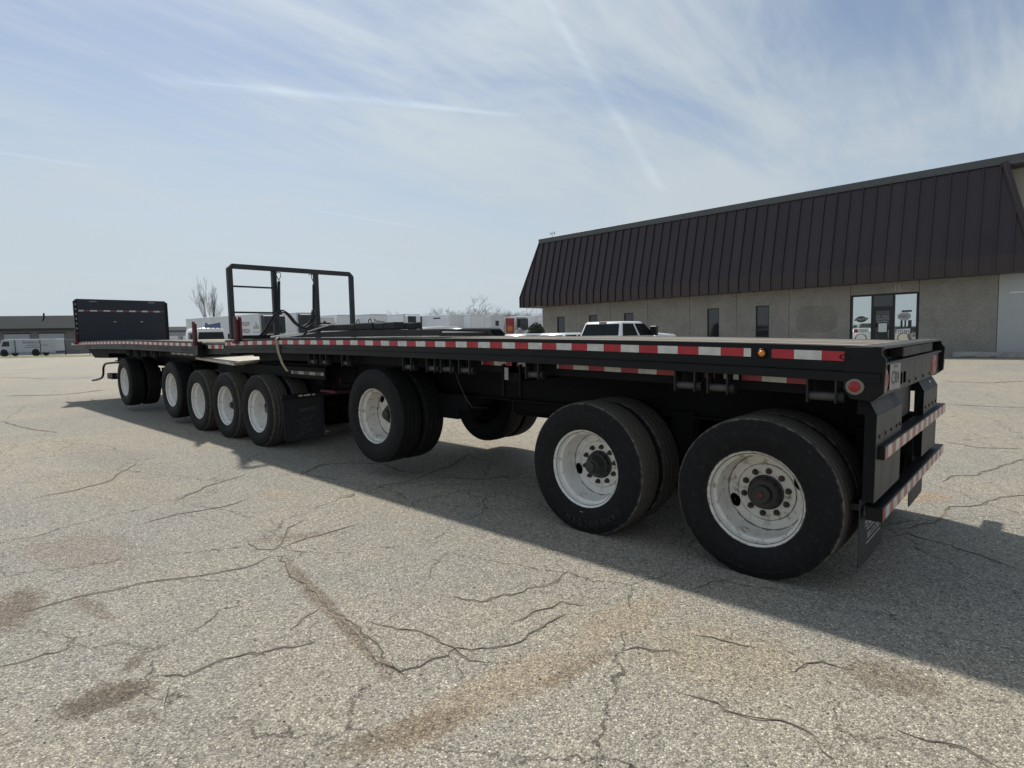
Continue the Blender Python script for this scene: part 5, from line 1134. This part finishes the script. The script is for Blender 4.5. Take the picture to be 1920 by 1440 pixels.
# ------------------------------------------------------------------ bare trees
def bare_tree(seed, height, spread, stems, levels, twig, r0, upright=.7, lean=.22, wob=.13):
    r = random.Random(seed); trunk = MB(); br = MB()
    def grow(p, d, ln, rad, lv, mb):
        n = 3 if lv > 1 else 2; pts = [p]; q = p
        for k in range(n):
            d = (d + Vector((r.gauss(0, wob), r.gauss(0, wob), r.gauss(0, .05)))).normalized(); q = q + d * (ln / n); pts.append(q)
        mb.tube(pts, [rad * (1 - .45 * k / n) for k in range(n + 1)], 5 if lv > 2 else 3, cap=False)
        if lv == 0: return
        m = twig if lv <= 2 else 3
        for k in range(m):
            t = r.uniform(.35, 1.0) if k else 1.0; i = min(n - 1, int(t * n)); base = pts[i].lerp(pts[i + 1], t * n - i) if t < 1 else pts[-1]
            sd_ = Vector((r.gauss(0, 1), r.gauss(0, 1), r.gauss(0, .5))).normalized()
            nd_ = (d * upright + sd_ * spread + Vector((0, 0, .25))).normalized()
            grow(base, nd_, ln * r.uniform(.52, .78), rad * (.55 if k else .68), lv - 1, br)
    for s_ in range(stems):
        a = 2 * PI * s_ / max(1, stems) + r.random(); d = Vector((math.cos(a) * lean, math.sin(a) * lean, 1)).normalized() if stems > 1 else Vector((r.gauss(0, .05), r.gauss(0, .05), 1))
        grow(Vector((math.cos(a) * .15 * (stems > 1), math.sin(a) * .15 * (stems > 1), -.1)), d.normalized(), height * .36, r0, levels, trunk)
    return trunk, br
tk, br = bare_tree(23, 12.6, .42, 4, 5, 4, .085, 1.25, .10, .06)
tr_ = thing('bare_tree', 'tall bare many-stemmed tree standing left of the grey rack', 'tree', (-90.1, 30.2, H(-90, 30))); tr_.scale = (.62, .62, .83)
part('trunk', tk, K['bark'], tr_); part('crown', br, K['bark'], tr_)
PT = []
for sd_, hh in ((31, 10.5), (32, 11.4), (33, 9.6), (34, 10.2)):
    tk, br = bare_tree(sd_, hh, .7, 2 + sd_ % 2, 5, 4, .10, .7); PT.append((tk.mesh('trunk'), br.mesh('crown')))
TREES = [(-127.8, 70.2, .6), (-134.1, 78.0, .7), (-111.9, 71.1, .8), (-102.1, 66.5, .9), (-105.8, 71.3, .85), (-98.1, 67.5, .9), (-107.7, 76.3, .8), (-96.1, 74.7, .85), (-92.0, 73.0, .9), (-98.6, 80.6, 1.0), (-90.7, 75.6, .95), (-93.4, 80.0, 1.0), (-87.8, 76.9, .9), (-93.3, 84.2, 1.05), (-87.1, 80.3, 1.0), (-84.0, 79.0, .95), (-88.6, 85.7, 1.1), (-83.4, 82.3, 1.0), (-80.2, 81.2, 1.05), (-83.3, 86.5, 1.1), (-75.7, 79.8, .95), (-84.1, 91.2, 1.15), (-78.9, 87.8, .9), (-76.4, 87.3, .8), (-79.3, 92.9, .85)]
TLAB = ['low faint bare tree at the thin left end of the far tree line', 'bare grey tree in the far line above the grey-white trailer side', 'bare grey tree in the far line above the plain white trailer fronts', 'bare tree in the dense far clump just left of the building roof']
for i, (x, y, k) in enumerate(TREES):
    for j in range(2 if i > 6 else 1):
        x_, y_ = x + (j * 2.6), y + j * 3.8
        t = thing('bare_tree', TLAB[min(3, i // 7)], 'tree', (x_, y_, H(x_, y_)), (0, 0, rnd.random() * 6), 'far line of bare trees'); kk = k * rnd.uniform(.85, 1.1); kk *= .70 if i > 14 else .88; t.scale = (kk * 1.15, kk * 1.15, kk)
        a_, b_ = PT[(i + j) % 4]; put(a_, 'trunk', K['bark'], t); put(b_, 'crown', K['bark'], t)

# ------------------------------------------------------------------ garage building, van, fence, verge on the left
GA = math.atan2(16.29, 11.79)
gb = thing('garage_building', 'low garage building with blue-grey roof and pale overhead doors at the left', 'building', (-142.88, 6.98, -1.05), (0, 0, GA))
part('wall', MB().box(-30, 19.0, 0, 14, -.3, 4.4), K['taupe'], gb)
part('roof', MB().px([(-.7, 4.42), (-.7, 4.75), (4.0, 7.15), (14.5, 7.15), (14.5, 4.42)], -30.5, 19.5), K['slate'], gb)
part('gutter', MB().box(-30.5, 19.5, -.85, -.71, 4.35, 4.72), K['alu'], gb)
part('roof_vent', MB().tube([(12, 3.2, 6.6), (12, 3.2, 7.6)], .15, 8), K['alu'], gb)
for k, x in enumerate((-19.0, -10.0, -1.0, 7.1, 12.6)):
    w_ = 4.0; d = part('overhead_door', MB().box(x, x + w_, -.06, -.005, -.2, 3.75), K['odoor'], gb)
    for j in range(6): part('door_rib', MB().box(x + .02, x + w_ - .02, -.075, -.061, .35 + j * .6, .40 + j * .6), K['odoor'], d)
    part('lintel', MB().box(x - .15, x + w_ + .15, -.09, -.004, 3.76, 3.95), K['alu'], gb)
vn = thing('step_van', 'long pale step van parked behind the fence before the garage', 'van', (-122.9, 14.1, -.98), (0, 0, math.atan2(6.47, 7.04)))
K['van'] = mat('pale_grey_van_paint', (.40, .43, .47), .4, var=.05, vs=.8)
vb = part('body', MB().py([(-4.7, .55), (4.75, .55), (4.75, 2.72), (-3.4, 2.78), (-3.9, 2.6), (-4.3, 1.55), (-4.75, 1.4)], -1.1, 1.1), K['van'], vn, True, bevel=.08)
part('lettering', MB().text('Bucklebross', (1.0, -1.115, 2.25), (1, 0, 0), (0, 0, 1), .40, 3.6).box(.2, 2.0, -1.114, -1.108, 1.72, 1.80).box(2.3, 3.6, -1.114, -1.108, 1.72, 1.80).box(-.2, 2.2, -1.114, -1.108, 1.40, 1.48), K['decal_d'], vb)
part('side_window', MB().py([(-3.9, 1.6), (-2.6, 1.6), (-2.6, 2.4), (-3.6, 2.4)], -1.115, -1.105), K['vglass'], vn)
part('side_door', MB().box(-2.35, -1.5, -1.118, -1.106, .7, 2.5), K['odoor'], vn)
part('bumper', MB().box(4.76, 4.95, -1.0, 1.0, .45, .75), K['alu'], vn)
for x in (-3.55, 1.55):
    for y in (-.98, .98): o = put(ME_TW, 'wheel', K['tyre_dark'], vn, (x, y, .48))
    part('wheel_arch', MB().lathe_y([(-1.108, .0), (-1.112, .62), (-1.10, .62)], 24, x, .55), K['void'], vn)
fn = thing('chain_link_fence', 'grey chain link fence with tall posts in front of the pale van', 'fence', (-114.5, 11.0, -.9), (0, 0, math.atan2(9.47, 5.87)), )
for k in range(-3, 8):
    part('post', MB().tube([(k * 3.2, 0, -.2), (k * 3.2, 0, 2.55)], .06, 8), K['alu'], fn)
part('top_rail', MB().tube([(-9.6, 0, 2.45), (22.4, 0, 2.45)], .03, 6), K['steel'], fn)
mb = MB()
for k in range(0, 130):
    x = -9.6 + k * .25
    for s_ in (-1, 1):
        p0, p1 = (x, .03 * s_, .05), (x + s_ * 1.2, .03 * s_, 2.4)
        mb.quad((p0[0] - .004, p0[1], p0[2]), (p0[0] + .004, p0[1], p0[2]), (p1[0] + .004, p1[1], p1[2]), (p1[0] - .004, p1[1], p1[2]))
wm = part('wire_mesh', mb, K['steel'], fn); wm['kind'] = 'stuff'
def verge():
    mb = MB(); n = 40; r = random.Random(2); vs = []
    A0, A1 = Vector((-113, 3.5)), Vector((-84.0, 29.0)); Bk = Vector((-.675, .733))
    for i in range(n + 1):
        p = A0.lerp(A1, i / n)
        for j, d in enumerate((0, 1.2, 3, 5, 7, 8.5)):
            q = p + Bk * (d + r.uniform(-.4, .4)); vs.append((q.x, q.y, H(q.x, q.y) + (.0 if j in (0, 5) else .10 + r.uniform(-.03, .05))))
    fs = [(i * 6 + j, (i + 1) * 6 + j, (i + 1) * 6 + j + 1, i * 6 + j + 1) for i in range(n) for j in range(5)]
    o = part('grass', mb.add(vs, fs), K['grass'], None); o['kind'] = 'stuff'; o['label'] = 'dormant grass verge along the fence'
verge()
fb = thing('warehouse', 'far low grey warehouse between the bulkhead and the white cab', 'building', (-145.7, 39.9, -1.2), (0, 0, math.atan2(6.5, 4.1)))
part('wall', MB().box(-1, 30, 0, 12, -.5, 4.2), K['odoor'], fb); part('roof', MB().px([(-.4, 4.22), (-.4, 4.4), (3, 5.3), (12.4, 5.3), (12.4, 4.22)], -1.4, 30.4), K['slate'], fb)
for k in range(6): part('overhead_door', MB().box(.3 + k * 4.2, 3.5 + k * 4.2, -.05, -.004, 0, 3.2), K['white_box'], fb)
